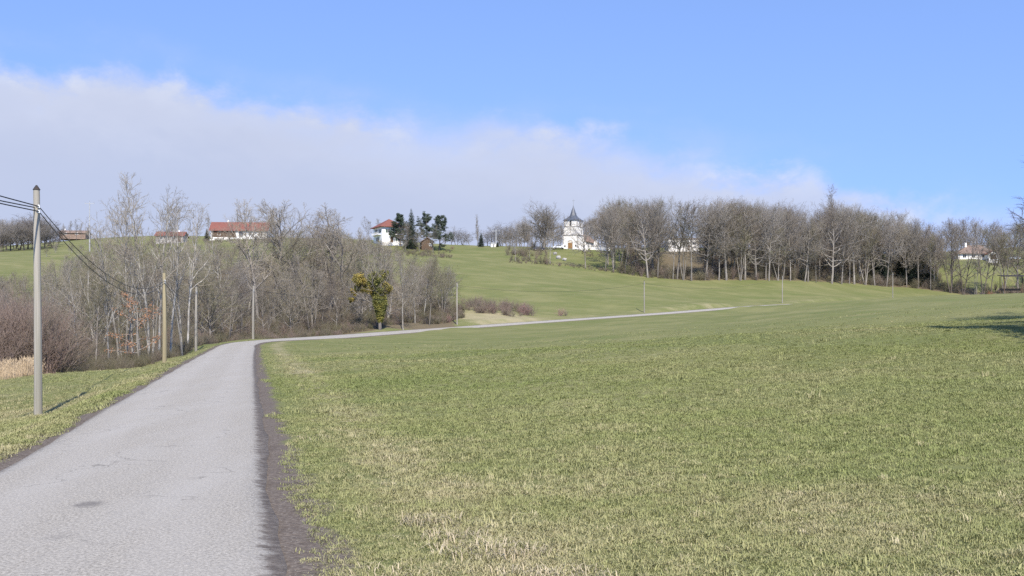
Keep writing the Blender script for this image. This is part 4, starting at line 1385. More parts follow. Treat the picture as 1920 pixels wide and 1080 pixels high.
# the photograph's front-row trunks, left to right
FRONT = [(1098, 342), (1135, 338), (1150, 337), (1172, 336), (1215, 331), (1233, 333), (1262, 332), (1270, 333), (1281, 331), (1297, 330), (1322, 334), (1348, 334), (1362, 335),
         (1388, 337), (1397, 339), (1418, 341), (1436, 342), (1442, 341), (1458, 344), (1468, 346), (1482, 348), (1509, 351), (1515, 352), (1530, 354), (1560, 360), (1578, 364), (1593, 368),
         (1602, 370), (1622, 374), (1640, 377), (1662, 380), (1700, 384), (1722, 383), (1745, 380), (1782, 374), (1806, 371), (1831, 368), (1843, 366), (1858, 365), (1882, 362)]
seg = [(0, 1250, 'right of the church'), (1250, 1330, 'before the white building'), (1330, 1500, 'past the white building'), (1500, 1662, 'under the tall poplar top'), (1662, 1770, 'by the dark spruces'), (1770, 3000, 'at far right')]
cnt = {}
GAPS = []
for i, (px, d) in enumerate(FRONT):
    s = [q for q in seg if q[0] <= px < q[1]][0][2]
    k = cnt.get(s, 0); cnt[s] = k + 1
    pale = (i % 3 == 0) or px in (1215, 1172, 1297, 1388, 1442, 1593)
    top = sil(px) - 6 + [0, 20, 2, 36, 0, 10, 50, 0, 26, 4][i % 10]
    thin = px > 1770
    GAPS.append((px, ORD[k], s))
    tree('bare_tree', f"{ORD[k]} front-row trunk of the wood from left {s}, {'pale' if pale else 'grey'} bark", 'front row of the right-hand wood', 'slender' if thin or i % 5 == 3 else 'forest', 4 if 1255 < px < 1305 else i * 3 + (i // 7), px, d, top + (8 if thin else 0),
         ('bark_mid') if pale else ('bark_dark' if thin else 'bark_forest'), ['twig_mauve', 'twig_grey', 'twig_mauve', 'twig_olive', 'twig_brown'][i % 5], random.uniform(.65, 1.1)).rotation_euler[:2] = (random.gauss(0, .035), random.gauss(0, .045))

# big round tree left of the church and its neighbours
tree('round_tree', 'broad round-crowned bare tree left of the church', None, 'open', 0, 1019, 392, 364, 'bark_forest', 'twig_grey', 1.28, rz=3.6)
tree('round_tree', 'smaller pale-trunked tree just in front of the broad round tree', None, 'forest', 2, 1031, 345, 424, 'bark_pale', 'twig_grey', .8)
tree('bare_tree', 'slim bare tree left below the broad round tree', None, 'slender', 1, 993, 350, 436, 'bark_forest', 'twig_brown', 1.0)
tree('bare_tree', 'short bare tree at the left end of the church wood', None, 'slender', 3, 966, 348, 446, 'bark_pale', 'twig_mauve', 1.0)
tree('bare_tree', 'bare tree close behind the round tree on the ridge', None, 'open', 1, 983, 415, 402, 'bark_forest', 'twig_mauve', .8)
for k, (px, d, tp) in enumerate([(1052, 430, 420), (1096, 424, 412), (1110, 428, 402), (1124, 420, 404), (1084, 440, 424), (1135, 432, 398)]):
    tree('bare_tree', f"{ORD[k]} bare tree from left behind the church", 'trees behind the church', 'forest', k + 1, px, d, tp, 'bark_forest', ['twig_mauve', 'twig_brown'][k % 2], .85)
for k, (px, d, tp) in enumerate([(936, 446, 436), (948, 440, 430), (956, 452, 424), (968, 444, 416), (978, 455, 410), (990, 438, 416), (1001, 450, 408), (1012, 460, 404), (1026, 445, 412), (1038, 455, 410), (1049, 444, 416), (1060, 458, 418)]):
    tree('bare_tree', f"{ORD[k]} bare tree from left in the row behind the round tree", 'row of trees behind the round tree', ['bushy', 'forest'][k % 2], k, px, d, tp, 'bark_forest', ['twig_mauve', 'twig_grey', 'twig_brown'][k % 3], 1.25)
for k, (px, d, tp) in enumerate([(1091, 452, 414), (1103, 446, 408), (1116, 455, 402), (1128, 448, 396), (1140, 458, 392), (1152, 446, 388), (1166, 452, 384), (1180, 460, 386)]):
    tree('bare_tree', f"{ORD[k]} bare tree from left in the back row right of the tower", 'back row right of the tower', 'forest', k + 2, px, d, tp, 'bark_forest', ['twig_mauve', 'twig_grey'][k % 2], 1.15)
tree('poplar_tree', 'narrow bare poplar rising above the wood', None, 'poplar', 0, 1556, 405, 342, 'bark_forest', 'twig_grey', .9)
# trees inside the wood
g2 = np.random.default_rng(21)
inner = []
tries = 0
while len(inner) < 165 and tries < 9000:
    tries += 1
    px = g2.uniform(1140, 1990); d = wood_front(px) + 6 + 90 * g2.random() ** 1.3
    x = (px - HX) / F * d
    if px > 1765 and d > wood_front(px) + 14 and px < 1935 and d < 436: continue
    if px > 1765 and g2.random() < .65: continue
    if 1240 < px < 1318 and d < 432: continue
    if any((x - q[0]) ** 2 + (d - q[1]) ** 2 < 12 for q in inner): continue
    inner.append((x, d, px))
inner.sort(key=lambda q: q[1])
depth = {}
for i, (x, d, px) in enumerate(inner):
    top = sil(px) - 6 + (abs(g2.normal(0, 8)) if i % 4 == 0 else g2.uniform(14, 52))
    z = TZ(x, d)
    gp = [q for q in GAPS if q[0] <= px] or [GAPS[0]]
    gk = gp[-1]; depth[gk] = depth.get(gk, 0) + 1
    lb = f"{ORD[min(25, depth[gk] - 1)]} tree back in the gap right of {gk[1]} front-row trunk {gk[2]}"
    tree('bare_tree', lb, 'trees inside the right-hand wood', 'forest', int(g2.integers(0, 7)), px, d, top, ['bark_forest', 'bark_mid', 'bark_dark', 'bark_forest'][i % 4],
         ['twig_mauve', 'twig_grey', 'twig_mauve', 'twig_brown', 'twig_olive'][i % 5], g2.uniform(.75, 1.05))
for k, px in enumerate(np.linspace(1772, 1934, 13)):
    tree('bare_tree', f"{ORD[k]} bare tree from left behind the brown-roofed house at far right", 'trees behind the brown-roofed house', 'forest', k * 2, px, 446 + (k * 7) % 26, sil(px) + (k * 5) % 14, 'bark_forest', ['twig_mauve', 'twig_grey'][k % 2], 1.0)
# dark evergreens inside
for k, (px, d, tp) in enumerate([(1648, 392, 452), (1690, 398, 456), (1706, 392, 478), (1725, 399, 462), (1420, 366, 480), (1655, 386, 492), (1742, 392, 486)]):
    tree('spruce', ['tallest dark spruce inside the right part of the wood', 'dark spruce between trunks right of the distant pole', 'short dark spruce low in the evergreen stretch', 'dark spruce near the right end of the evergreen stretch', 'lone small dark spruce among trunks right of the white building', 'low dark spruce just left of the distant pole', 'rightmost low dark spruce of the evergreen stretch'][k],
         'dark spruces in the wood', 'conifer', k, px, d, tp, 'bark_dark', 'needle', 1.5)

# ------------------------------------------------------------------ trees on the hill by the houses
for k, (px, d, tp, wd, mt, lb) in enumerate([(751, 384, 399, 1.7, 'needle', 'dark conifer touching the white hillside house'), (771, 380, 391, 1.15, 'needle', 'tallest pointed spruce right of the white hillside house'),
                                             (799, 388, 396, 1.8, 'needle_grey', 'grey-green conifer behind the brown chalet'), (824, 380, 403, 1.8, 'needle_grey', 'dense dark conifer right of the chalet'),
                                             (902, 412, 436, 1.5, 'needle', 'small lone spruce on the ridge skyline'), (933, 416, 453, 1.3, 'needle', 'tiny dark evergreen beside the ridge hut'),
                                             (388, 405, 428, 1.2, 'needle', 'dark evergreen at the left end of the long red-roofed house')]):
    tree('conifer', lb, None, 'pine' if px in (751, 799, 824) else 'conifer', k, px, d, tp, 'bark_dark', mt, wd / 1.7 if px in (751, 799, 824) else wd)
for k, (px, d, tp, kd, lb) in enumerate([(760, 372, 408, 'bushy', 'brown bare tree in front of the conifers by the white house'), (786, 374, 414, 'bushy', 'brown bare tree left of the small chalet'),
                                         (812, 372, 420, 'slender', 'slim bare tree in front of the dense dark conifer'), (896, 430, 400, 'poplar', 'thin bare poplar behind the lone ridge spruce'),
                                         (690, 405, 404, 'slender', 'pale bare tree left behind the white hillside house'), (712, 410, 408, 'slender', 'faint bare tree behind the white hillside house roof'),
                                         (447, 440, 400, 'poplar', 'thin bare tree rising behind the red-roofed long house'), (391, 436, 398, 'slender', 'faint bare tree behind the left end of the long house')]):
    tree('bare_tree', lb, None, kd, k, px, d, tp, 'bark_forest', ['twig_brown', 'twig_grey'][k % 2] if kd == 'bushy' else 'twig_grey', .8)
# far left group
for k, (px, d, tp) in enumerate([(6, 400, 418), (20, 392, 408), (36, 398, 400), (52, 405, 398), (66, 396, 404), (84, 402, 402), (98, 412, 412), (-14, 395, 415), (110, 430, 425), (12, 415, 404), (28, 420, 398), (45, 385, 410), (60, 418, 396), (76, 388, 412), (90, 425, 404), (2, 385, 425)]):
    tree('bare_tree', ['dark bare tree', 'rounded bare tree', 'tall bare tree', 'tallest bare tree', 'bare tree right behind the nearest pole', 'bare tree just right of the nearest pole', 'outer bare tree', 'bare tree cut by the left edge', 'low bare tree', 'back tree near the left edge', 'back tree with high crown', 'front tree left of the nearest pole', 'highest back tree', 'short front tree right of the nearest pole', 'rear right tree', 'short front tree at the left edge'][k] + ' in the hilltop copse at far left',
         'hilltop copse at far left', ['bushy', 'open'][k % 2], k, px, d, tp, 'bark_dark', 'twig_mauve' if k % 2 else 'twig_dark', 1.5)
for k, (px, d, tp) in enumerate([(120, 478, 418), (131, 476, 412), (143, 474, 410), (152, 478, 416), (163, 480, 420)]):
    tree('bare_tree', f"{ORD[k]} thin leafless tree from left at the distant brown-roofed house", 'thin trees at the distant house', 'slender', k, px, d, tp, 'bark_forest', 'twig_grey', .8)
# ridge wood between the conifers and the church
RIDGE = [(846, 520, 438), (856, 512, 430), (868, 525, 434), (880, 515, 440), (914, 520, 438), (925, 530, 430), (940, 515, 426), (950, 505, 420), (960, 520, 424), (972, 510, 418), (834, 515, 442)]
for k, (px, d, tp) in enumerate(RIDGE):
    tree('bare_tree', f"{ORD[sorted(RIDGE).index((px, d, tp))]} bare tree from left in the low wood on the far ridge", 'low wood on the far ridge', 'bushy', k, px, d, tp - 9, 'bark_forest', 'twig_ridge_haze', 2.2)

# ------------------------------------------------------------------ left wood
LEFT = [  # px, d, top, kind, variant, bark, twig, width, label
    (277, 80, 318, 'airy', 0, 'bark_pale', 'twig_light', .9, 'tallest slender pale tree rising above the left wood'),
    (248, 78, 372, 'airy', 1, 'bark_pale', 'twig_light', .9, 'slim pale tree just left of the tallest tree'),
    (222, 77, 398, 'airy', 3, 'bark_pale', 'twig_light', .9, 'second slim pale tree left of the tallest tree'),
    (297, 83, 346, 'airy', 5, 'bark_pale', 'twig_light', .9, 'slim pale tree just right of the tallest tree'),
    (262, 86, 362, 'airy', 3, 'bark_pale', 'twig_light', .8, 'pale tree close behind the tallest tree'),
    (320, 88, 366, 'airy', 1, 'bark_pale', 'twig_light', 1.0, 'pale tree above the tan second pole'),
    (343, 94, 372, 'airy', 2, 'bark_pale', 'twig_light', .9, 'forked pale tree between the second and third poles'),
    (352, 103, 374, 'airy', 0, 'bark_pale', 'twig_light', .9, 'pale tree just left behind the third pole'),
    (284, 78, 430, 'airy', 4, 'bark_pale', 'twig_brown', .9, 'three-stemmed pale tree in front of the tallest tree'),
    (236, 76, 440, 'airy', 4, 'bark_pale', 'twig_olive', 1.0, 'low three-stemmed tree left of the pale trunks'),
    (204, 80, 428, 'airy', 5, 'bark_pale', 'twig_light', .9, 'leftmost of the crowded pale slim trunks'),
    (152, 70, 478, 'airy', 2, 'bark_pale', 'twig_light', 1.0, 'small forked white-trunked tree standing apart at left'),
    (178, 75, 520, 'slender', 3, 'bark_forest', 'twig_olive', 1.1, 'thin short tree between the white forked tree and the pale trunks'),
    (112, 78, 520, 'bushy', 1, 'bark_forest', 'twig_olive', 1.0, 'low bushy tree right of the nearest pole'),
    (394, 126, 470, 'bushy', 0, 'bark_forest', 'twig_olive', 1.1, 'low bushy tree right of the third pole'),
    (425, 138, 462, 'bushy', 2, 'bark_forest', 'twig_brown', 1.1, 'bushy brown tree left of the bend pole'),
    (452, 146, 480, 'slender', 1, 'bark_forest', 'twig_mauve', 1.1, 'slim grey tree left behind the bend pole'),
    (486, 168, 366, 'slender', 0, 'bark_forest', 'twig_light', 1.3, 'tall bare tree right of the long red-roofed house'),
    (514, 174, 374, 'slender', 3, 'bark_forest', 'twig_light', 1.4, 'second tall bare tree right of the long house'),
    (540, 178, 378, 'slender', 5, 'bark_forest', 'twig_grey', 1.4, 'third tall bare tree right of the long house'),
    (418, 178, 424, 'airy', 0, 'bark_pale', 'twig_light', 1.3, 'airy bare tree in front of the left half of the long house'),
    (466, 186, 418, 'airy', 3, 'bark_pale', 'twig_light', 1.3, 'airy bare tree in front of the right half of the long house'),
    (566, 172, 398, 'bushy', 3, 'bark_forest', 'twig_olive', .9, 'round olive-twigged tree in the middle of the left wood'),
    (592, 180, 394, 'slender', 2, 'bark_forest', 'twig_brown', 1.3, 'brown bare tree left of the round-topped tree'),
    (618, 184, 376, 'slender', 1, 'bark_forest', 'twig_grey', 1.7, 'round-topped bare tree in the left wood'),
    (641, 182, 398, 'slender', 4, 'bark_forest', 'twig_light', 1.3, 'bare tree just right of the round-topped tree'),
    (668, 176, 440, 'bushy', 2, 'bark_forest', 'twig_olive', .9, 'low tree left above the ivy-clad tree'),
    (694, 186, 425, 'slender', 0, 'bark_pale', 'twig_light', 1.0, 'pale trunk rising behind the ivy-clad tree'),
    (728, 172, 462, 'slender', 5, 'bark_pale', 'twig_grey', 1.0, 'thin pale tree right above the ivy-clad tree'),
    (756, 163, 470, 'slender', 3, 'bark_pale', 'twig_grey', .9, 'crooked pale-trunked tree right of the ivy-clad tree'),
    (778, 172, 478, 'slender', 1, 'bark_pale', 'twig_olive', .9, 'thin olive-twigged tree with pale trunk near the wood end'),
    (805, 176, 484, 'slender', 0, 'bark_forest', 'twig_olive', 1.0, 'small tree near the right end of the left wood'),
    (500, 150, 500, 'bushy', 1, 'bark_forest', 'twig_grey', 1.0, 'low mauve bushy tree right behind the bend pole'),
    (545, 152, 490, 'bushy', 0, 'bark_forest', 'twig_light', 1.0, 'low grey bushy tree between bend pole and ivy tree'),
    (585, 156, 470, 'slender', 4, 'bark_forest', 'twig_grey', 1.1, 'many-stemmed mauve tree left of the ivy tree'),
    (630, 158, 480, 'bushy', 3, 'bark_forest', 'twig_brown', 1.0, 'brown bushy tree close left of the ivy tree'),
    (330, 130, 430, 'bushy', 2, 'bark_forest', 'twig_grey', 1.2, 'grey bushy tree behind the second and third poles'),
    (190, 125, 470, 'bushy', 0, 'bark_forest', 'twig_olive', 1.2, 'olive bushy tree behind the pale slim trunks'),
]
for (px, d, tp, kd, vr, bk, tw, wd, lb) in LEFT:
    tree({'airy': 'slender_tree', 'slender': 'slender_tree', 'bushy': 'bushy_tree'}[kd], lb, 'trees of the left wood', kd, vr, px, d, tp, bk, tw, wd)
# smaller trees up the slope behind
g3 = np.random.default_rng(33)
MARK = [(0, 'the red thicket at the left edge'), (112, 'the low bushy tree right of the nearest pole'), (60, 'the nearest pole'), (152, 'the small forked white tree'), (215, 'the leftmost pale slim trunks'), (277, 'the tallest slender tree'), (325, 'the tan second pole'), (385, 'the third pole'), (430, 'the start of the lane bend'), (480, 'the bend pole'), (540, 'the third tall tree right of the long house'),
        (618, 'the round-topped tree'), (665, 'the white house corner'), (713, 'the ivy-clad tree'), (756, 'the crooked pale tree'), (810, 'the brown chalet')]
slope = []
tries = 0
while len(slope) < 225 and tries < 6000:
    tries += 1
    px = g3.uniform(-25, 850)
    f0 = np.interp(px, [-20, 90, 200, 300, 370, 480, 600, 720, 850], [95, 95, 98, 112, 125, 140, 152, 168, 196])
    b0 = np.interp(px, [-20, 90, 200, 300, 480, 600, 720, 850], [165, 255, 345, 360, 365, 360, 355, 245])
    d = f0 + (b0 - f0) * g3.random() ** .95
    x, y, z = pos(px, d)
    if any((x - q[0]) ** 2 + (y - q[1]) ** 2 < 9 for q in slope): continue
    lo = np.interp(px, [-25, 60, 110, 150, 200, 380, 440, 560, 640, 700, 760, 850], [505, 502, 484, 468, 452, 450, 444, 422, 420, 436, 456, 480])
    h = min((HY - lo) / F * d - z - abs(g3.normal(0, 1.2)), g3.uniform(6.5, 10.5))
    if h < 3.0: continue
    slope.append((x, y, z, h, px))
for px in np.linspace(88, 430, 34):
    px += g3.uniform(-5, 5); d = g3.uniform(235, 345)
    x, y, z = pos(px, d)
    lo = np.interp(px, [88, 130, 200, 430], [480, 466, 452, 448]) + abs(g3.normal(0, 8))
    slope.append((x, y, z, float(np.clip((HY - lo) / F * d - z, 3.5, 9)), px))
slope.sort(key=lambda q: q[1])
count = {}
for k, (x, y, z, h, px) in enumerate(slope):
    mk = min(MARK, key=lambda q: abs(q[0] - px))[1]
    j = count.get(mk, 0); count[mk] = j + 1
    lb = f"{ORD[min(25, j)]} low tree up the slope behind {mk}"
    tree(['bushy_tree', 'slender_tree', 'bushy_tree', 'slender_tree', 'bushy_tree'][k % 5], lb, 'low trees on the slope behind the left wood', ['bushy', 'slender', 'bushy', 'slender', 'bushy'][k % 5], int(g3.integers(0, 6)), px, y, 0, ['bark_forest', 'bark_pale', 'bark_forest'][k % 3],
         ['twig_mauve', 'twig_olive', 'twig_light', 'twig_brown', 'twig_olive', 'twig_grey', 'twig_light'][k % 7], g3.uniform(.95, 1.3), xyz=(x, y, z), height=h)


# --- ivy tree
def ivy_tree():
    d = 157.0
    x, y, z = pos(713, d)
    g = np.random.default_rng(5)
    e = empty('ivy_tree', (x, y, z), 0)
    S = d / F
    tm = grow(np.array([[0, 0, -.3]]), np.array([[-.02, 0, 1.]]), np.array([9.3]), np.array([.26]), np.array([.06]), 12, .04, .02, g)
    b1 = kids(tm, 16, .35, .98, 62, 35, .42, lambda s: 1.1 - .5 * s, 6, .15, .08, .03, g, .02, .3)
    v, f = join([tubes(tm, 9), tubes(b1, 5)])
    link('trunk', mesh_np('ivy_tree_trunk', v, f, M['bark_forest'], True), e)
    b2 = kids(b1, 8, .2, 1., 45, 30, .5, lambda s: 1.1 - .5 * s, 3, .2, .06, .02, g, .01, .4)
    b3 = kids(b2, 7, .2, 1., 45, 30, .5, lambda s: 1.1 - .5 * s, 1, .2, .06, .02, g, .008, .4)
    V, Fc = cones(b3['pts'][:, 0], b3['pts'][:, 1], b3['rad'][:, 0])
    v, f = join([tubes(b2, 3), (V, Fc)])
    link('crown', mesh_np('ivy_tree_crown', v, f, M['twig_grey']), e)
    # cone of ivy on the trunk, widening upwards
    zc = np.linspace(1.15, 4.6, 26)
    cc = []; rr = []
    for q in zc:
        s = (q - 1.15) / 3.45
        n = int(4 + 10 * s)
        a = g.random(n) * 6.28; r = (.16 + 1.0 * s ** .9) * (1 if s < .85 else .8)
        for k in range(n):
            cc.append((math.cos(a[k]) * r * .75, math.sin(a[k]) * r * .75, q + g.normal(0, .08))); rr.append(.28 + .25 * s)
    v, f = leaf_cloud(np.array(cc), 55, np.array(rr), .10, g)
    link('ivy_cone', mesh_np('ivy_cone', v, [f], M['ivy']), e)
    # clumps up in the crown: photo offsets in px from the trunk foot
    for (ox, oy, r, mt, n) in [(-38, 92, 13, 'ivy_yellow', 26), (-8, 94, 15, 'ivy', 32), (8, 102, 10, 'ivy', 18), (12, 78, 12, 'ivy_yellow', 20), (-22, 76, 13, 'ivy_yellow', 22), (-48, 70, 8, 'ivy_yellow', 10), (-55, 56, 7, 'ivy_yellow', 8), (-2, 70, 14, 'ivy', 20), (-40, 78, 9, 'ivy', 14), (-14, 86, 10, 'ivy', 14)]:
        c = np.array([ox * S, g.normal(0, .5), oy * S + (HY - 618 - 0) * 0])
        k = c + norm(g.normal(0, 1, (n, 3))) * (r * S) * g.random((n, 1)) ** .5 * np.array([1, 1, .85])
        v, f = leaf_cloud(k, 80, np.full(n, r * S * .42), .11, g)
        link('ivy_clump', mesh_np('ivy_clump', v, [f], M[mt]), e)
    tag(e, 'ivy-clad tree with yellow-green clumps beside the lane', 'tree')


ivy_tree()


def dead_leaf_tree():
    d = 74.0
    x, y, z = pos(262, d)
    g = np.random.default_rng(8)
    e = empty('young_oak', (x, y, z), 0)
    h = (HY - 560) / F * d - z
    tm = grow(np.array([[0, 0, -.3]]), np.array([[.05, 0, 1.]]), np.array([h + .3]), np.array([.07]), np.array([.02]), 10, .05, .02, g)
    b1 = kids(tm, 14, .2, .95, 72, 60, .5, lambda s: 1.1 - .5 * s, 5, .12, .0, .02, g, .012, .3)
    v, f = join([tubes(tm, 7), tubes(b1, 4)])
    link('trunk', mesh_np('young_oak_trunk', v, f, M['bark_forest'], True), e)
    ends = b1['pts'][:, 1:].reshape(-1, 3)
    v, f = leaf_cloud(ends, 16, np.full(len(ends), .30), .055, g, .6)
    link('dead_leaves', mesh_np('dead_leaves', v, [f], M['dead_leaf']), e)
    tag(e, 'young oak holding rusty dead leaves below the pale trunks', 'tree')


dead_leaf_tree()

# big tree outside the right edge: its branch tips and its shadow reach into the picture
tree('spreading_tree', 'dark spreading tree whose branch tips and shadow enter at right edge', None, 'spreading', 0, 0, 0, 0, 'bark_dark', 'twig_dark', 1.7, xyz=(25.6, 40.0, TZ(25.6, 40.0)), rz=2.2, height=8.6)
tree('spreading_tree', 'farther dark spreading tree reaching in at right edge below the skyline', None, 'spreading', 0, 0, 0, 0, 'bark_dark', 'twig_dark', 1.6, xyz=(33.4, 56.0, TZ(33.4, 56.0)), rz=.9, height=10.5)
tree('conifer', 'tall conifer beyond the right edge whose pointed shadow lies on the meadow', None, 'conifer', 0, 0, 0, 0, 'bark_dark', 'needle', 1.0, xyz=(21.6, 28.5, TZ(21.6, 28.5)), height=18.5)

# ------------------------------------------------------------------ thickets and undergrowth
M['thicket'] = tint_mat('thicket', [(0.0, (.205, .152, .128)), (.25, (.222, .175, .145)), (.5, (.172, .15, .115)), (.75, (.145, .137, .082)), (1.0, (.20, .175, .118))])
TH = [m.copy() for m in SHRUB + COPPICE]
for m in TH:
    m.materials.clear(); m.materials.append(M['thicket'])


def thicket(name, label, pts_px, tint, smin, smax, hmax=None, seed=1, cop=.0):
    g = np.random.default_rng(seed)
    px = np.array([p[0] for p in pts_px]); d = np.array([p[1] for p in pts_px])
    x = (px - HX) / F * d
    off, _, _ = road_info(x, d)
    keep = np.abs(off) > 4.2
    x, d, px = x[keep], d[keep], px[keep]
    z = terrain_z(x, d)
    n = len(x)
    s = g.uniform(smin, smax, n)
    f0 = np.interp(px, FX, FD)
    if name == 'undergrowth': s = s * (.45 + .55 * sstep(d - f0, 2, 14))
    if hmax is not None:
        cap = (HY - np.interp(px, *hmax)) / F * d - z
        s = np.minimum(s, np.maximum(.3, cap / 3.0))
    sc = np.stack([s * g.uniform(.8, 1.25, n), s * g.uniform(.8, 1.25, n), s * g.uniform(.85, 1.1, n)], 1)
    rot = np.stack([g.normal(0, .08, n), g.normal(0, .08, n), g.random(n) * 6.28], 1)
    tn = np.clip(tint(px, d, g, n), 0, 1)
    isc = g.random(n) < cop
    sc = sc * np.where(isc, .62, 1.0)[:, None]
    idx = np.where(isc, g.integers(len(SHRUB), len(TH), n), g.integers(0, len(SHRUB), n))
    return scatter(name, label, TH, np.stack([x, d, z], 1), sc, rot, idx, tn)


g4 = np.random.default_rng(44)
FX, FD = [-60, 0, 100, 200, 300, 370, 420, 480, 560, 640, 720, 790, 860], [57, 57, 66, 84, 90, 112, 124, 133, 143, 151, 161, 173, 192]
BD = [130, 135, 160, 190, 205, 215, 220, 225, 230, 235, 230, 215, 205]
pts = []
while len(pts) < 2300:
    px = g4.uniform(-60, 870)
    f0 = np.interp(px, FX, FD); b0 = np.interp(px, FX, BD)
    d = f0 + (b0 - f0) * g4.random() ** 1.8
    pts.append((px, d))
thicket('undergrowth', 'tangled brown and olive undergrowth filling the left wood', pts,
        lambda px, d, g, n: np.where(px < 110, g.uniform(0, .35, n), g.uniform(.15, 1.0, n)), .35, 1.0,
        ([-60, 0, 90, 110, 200, 360, 480, 560, 700, 760, 820, 870], [505, 505, 510, 520, 530, 530, 530, 530, 550, 545, 550, 560]), 3, .45)
pts = []
while len(pts) < 420:
    px = g4.uniform(90, 400)
    f0 = np.interp(px, [90, 200, 300, 370, 400], [60, 64, 75, 104, 116])
    pts.append((px, f0 + 22 * g4.random() ** 1.2))
thicket('brambles', 'low dark brown brambles at the foot of the pale slim trunks', pts, lambda px, d, g, n: g.uniform(.35, .85, n), .16, .42, None, 13)
pts = [(g4.uniform(-330, -40), 58 + 60 * g4.random()) for _ in range(260)] + [(g4.uniform(-40, 105), 60 + 55 * g4.random() ** 1.2) for _ in range(330)]
thicket('red_thicket', 'mauve-red bare thicket at the left edge behind the nearest pole', pts, lambda px, d, g, n: g.uniform(0, .4, n), .8, 1.6, ([-60, 60, 110], [490, 502, 560]), 4, .8)
# hedge on the bank right of the left wood
pts = [(g4.uniform(865, 1005), g4.uniform(201, 216)) for _ in range(60)]
thicket('bank_hedge', 'low reddish hedge on the bank beyond the bank pole', pts, lambda px, d, g, n: g.uniform(.05, .5, n), .4, .85, ([860, 920, 985, 1005], [545, 556, 548, 566]), 5)
# undergrowth of the right-hand wood
pts = []
while len(pts) < 720:
    px = g4.uniform(950, 1960)
    if px < 1165 and (px > 1030 or g4.random() < .85): continue
    dd = wood_front(px) + 80 * g4.random() ** 1.4
    if px > 1765 and dd > wood_front(px) + 12: continue
    if 1240 < px < 1318 and dd > 345: continue
    pts.append((px, dd))
thicket('wood_undergrowth', 'brown scrub under the trees of the right-hand wood', pts, lambda px, d, g, n: g.uniform(.2, 1, n), .4, 1.5, None, 6, .6)
pts = [(px, wood_front(px) + g4.uniform(-1, 8)) for px in g4.uniform(955, 1260, 130)] + [(g4.uniform(1092, 1150), g4.uniform(378, 394)) for _ in range(45)]
thicket('slope_scrub', 'low dark scrub along the field edge below the church', pts, lambda px, d, g, n: g.uniform(.2, .9, n), .16, .42, None, 17)
pts = [(g4.uniform(640, 850), g4.uniform(345, 378)) for _ in range(110)] + [(g4.uniform(380, 560), g4.uniform(385, 412)) for _ in range(60)] + [(g4.uniform(960, 1000), g4.uniform(345, 385)) for _ in range(30)]
thicket('hill_scrub', 'brown scrub on the slope below the hilltop houses', pts, lambda px, d, g, n: g.uniform(.3, .9, n), .25, .62, None, 7)


def shrub(label, px, d, h, mat, var, group=None):
    x, y, z = pos(px, d)
    o = link('bare_shrub', SHRUB[var], None, M[mat], (x, y, z), (0, 0, var * 1.7 + px), (h / 3,) * 3)
    tag(o, label, 'shrub', group)


shrub('reddish bare shrub, tallest at the right end of the bank hedge', 985, 206, 2.7, 'twig_red', 1)
shrub('small dark shrub standing alone right of the bank hedge', 1050, 213, 1.9, 'twig_red', 3)
shrub('low brown shrub beside the small dark shrub on the bank', 1061, 214, 1.3, 'twig_brown', 2)
shrub('rusty shrub at the right end of the thin trees', 1855, 362, 2.2, 'dead_leaf', 0)
shrub('olive shrub below the field shelter', 1870, 356, 2.0, 'twig_olive', 2)
shrub('brown shrub beside the field shelter at the right edge', 1905, 350, 2.6, 'twig_dark', 3)
shrub('purple-brown shrub right of the chalet on the hill', 848, 388, 1.6, 'twig_red', 1)
shrub('low reddish shrub at the foot of the bank pole', 842, 187, 1.6, 'twig_red', 0)

# dry reeds at the left edge
def reed_mesh(seed):
    g = np.random.default_rng(seed); n = 60
    p = np.stack([g.normal(0, .35, n), g.normal(0, .35, n), np.full(n, -.05)], 1)
    q = p + np.stack([g.normal(0, .16, n), g.normal(0, .16, n), g.uniform(.8, 1.7, n)], 1)
    V, Fc = cones(p, q, np.full(n, .014))
    q2 = q + np.stack([g.normal(0, .12, n), g.normal(0, .12, n), g.uniform(-.1, .25, n)], 1)
    V2, F2 = cones(q - (q - p) * .12, q2, np.full(n, .028))
    v, f = join([(V, Fc), (V2, F2)])
    return mesh_np('reed', v, f, M['reed'])


rp = np.array([((px - HX) / F * d, d) for px, d in zip(g4.uniform(-60, 66, 75), g4.uniform(49.5, 57, 75))])
rz_ = terrain_z(rp[:, 0], rp[:, 1])
scatter('dry_reeds', 'pale dry reeds at the left edge of the verge', [reed_mesh(1), reed_mesh(2), reed_mesh(3)], np.column_stack([rp, rz_]), np.repeat(g4.uniform(.22, .62, 75)[:, None], 3, 1), np.column_stack([np.zeros((75, 2)), g4.random(75) * 6.28]), g4.integers(0, 3, 75), np.zeros(75))

# ------------------------------------------------------------------ grass
M['grass'] = tint_mat('grass_blades', [(0.0, (.182, .220, .068)), (.3, (.240, .258, .097)), (.55, (.300, .288, .135)), (.8, (.38, .335, .19)), (1.0, (.50, .44, .28))], .7)


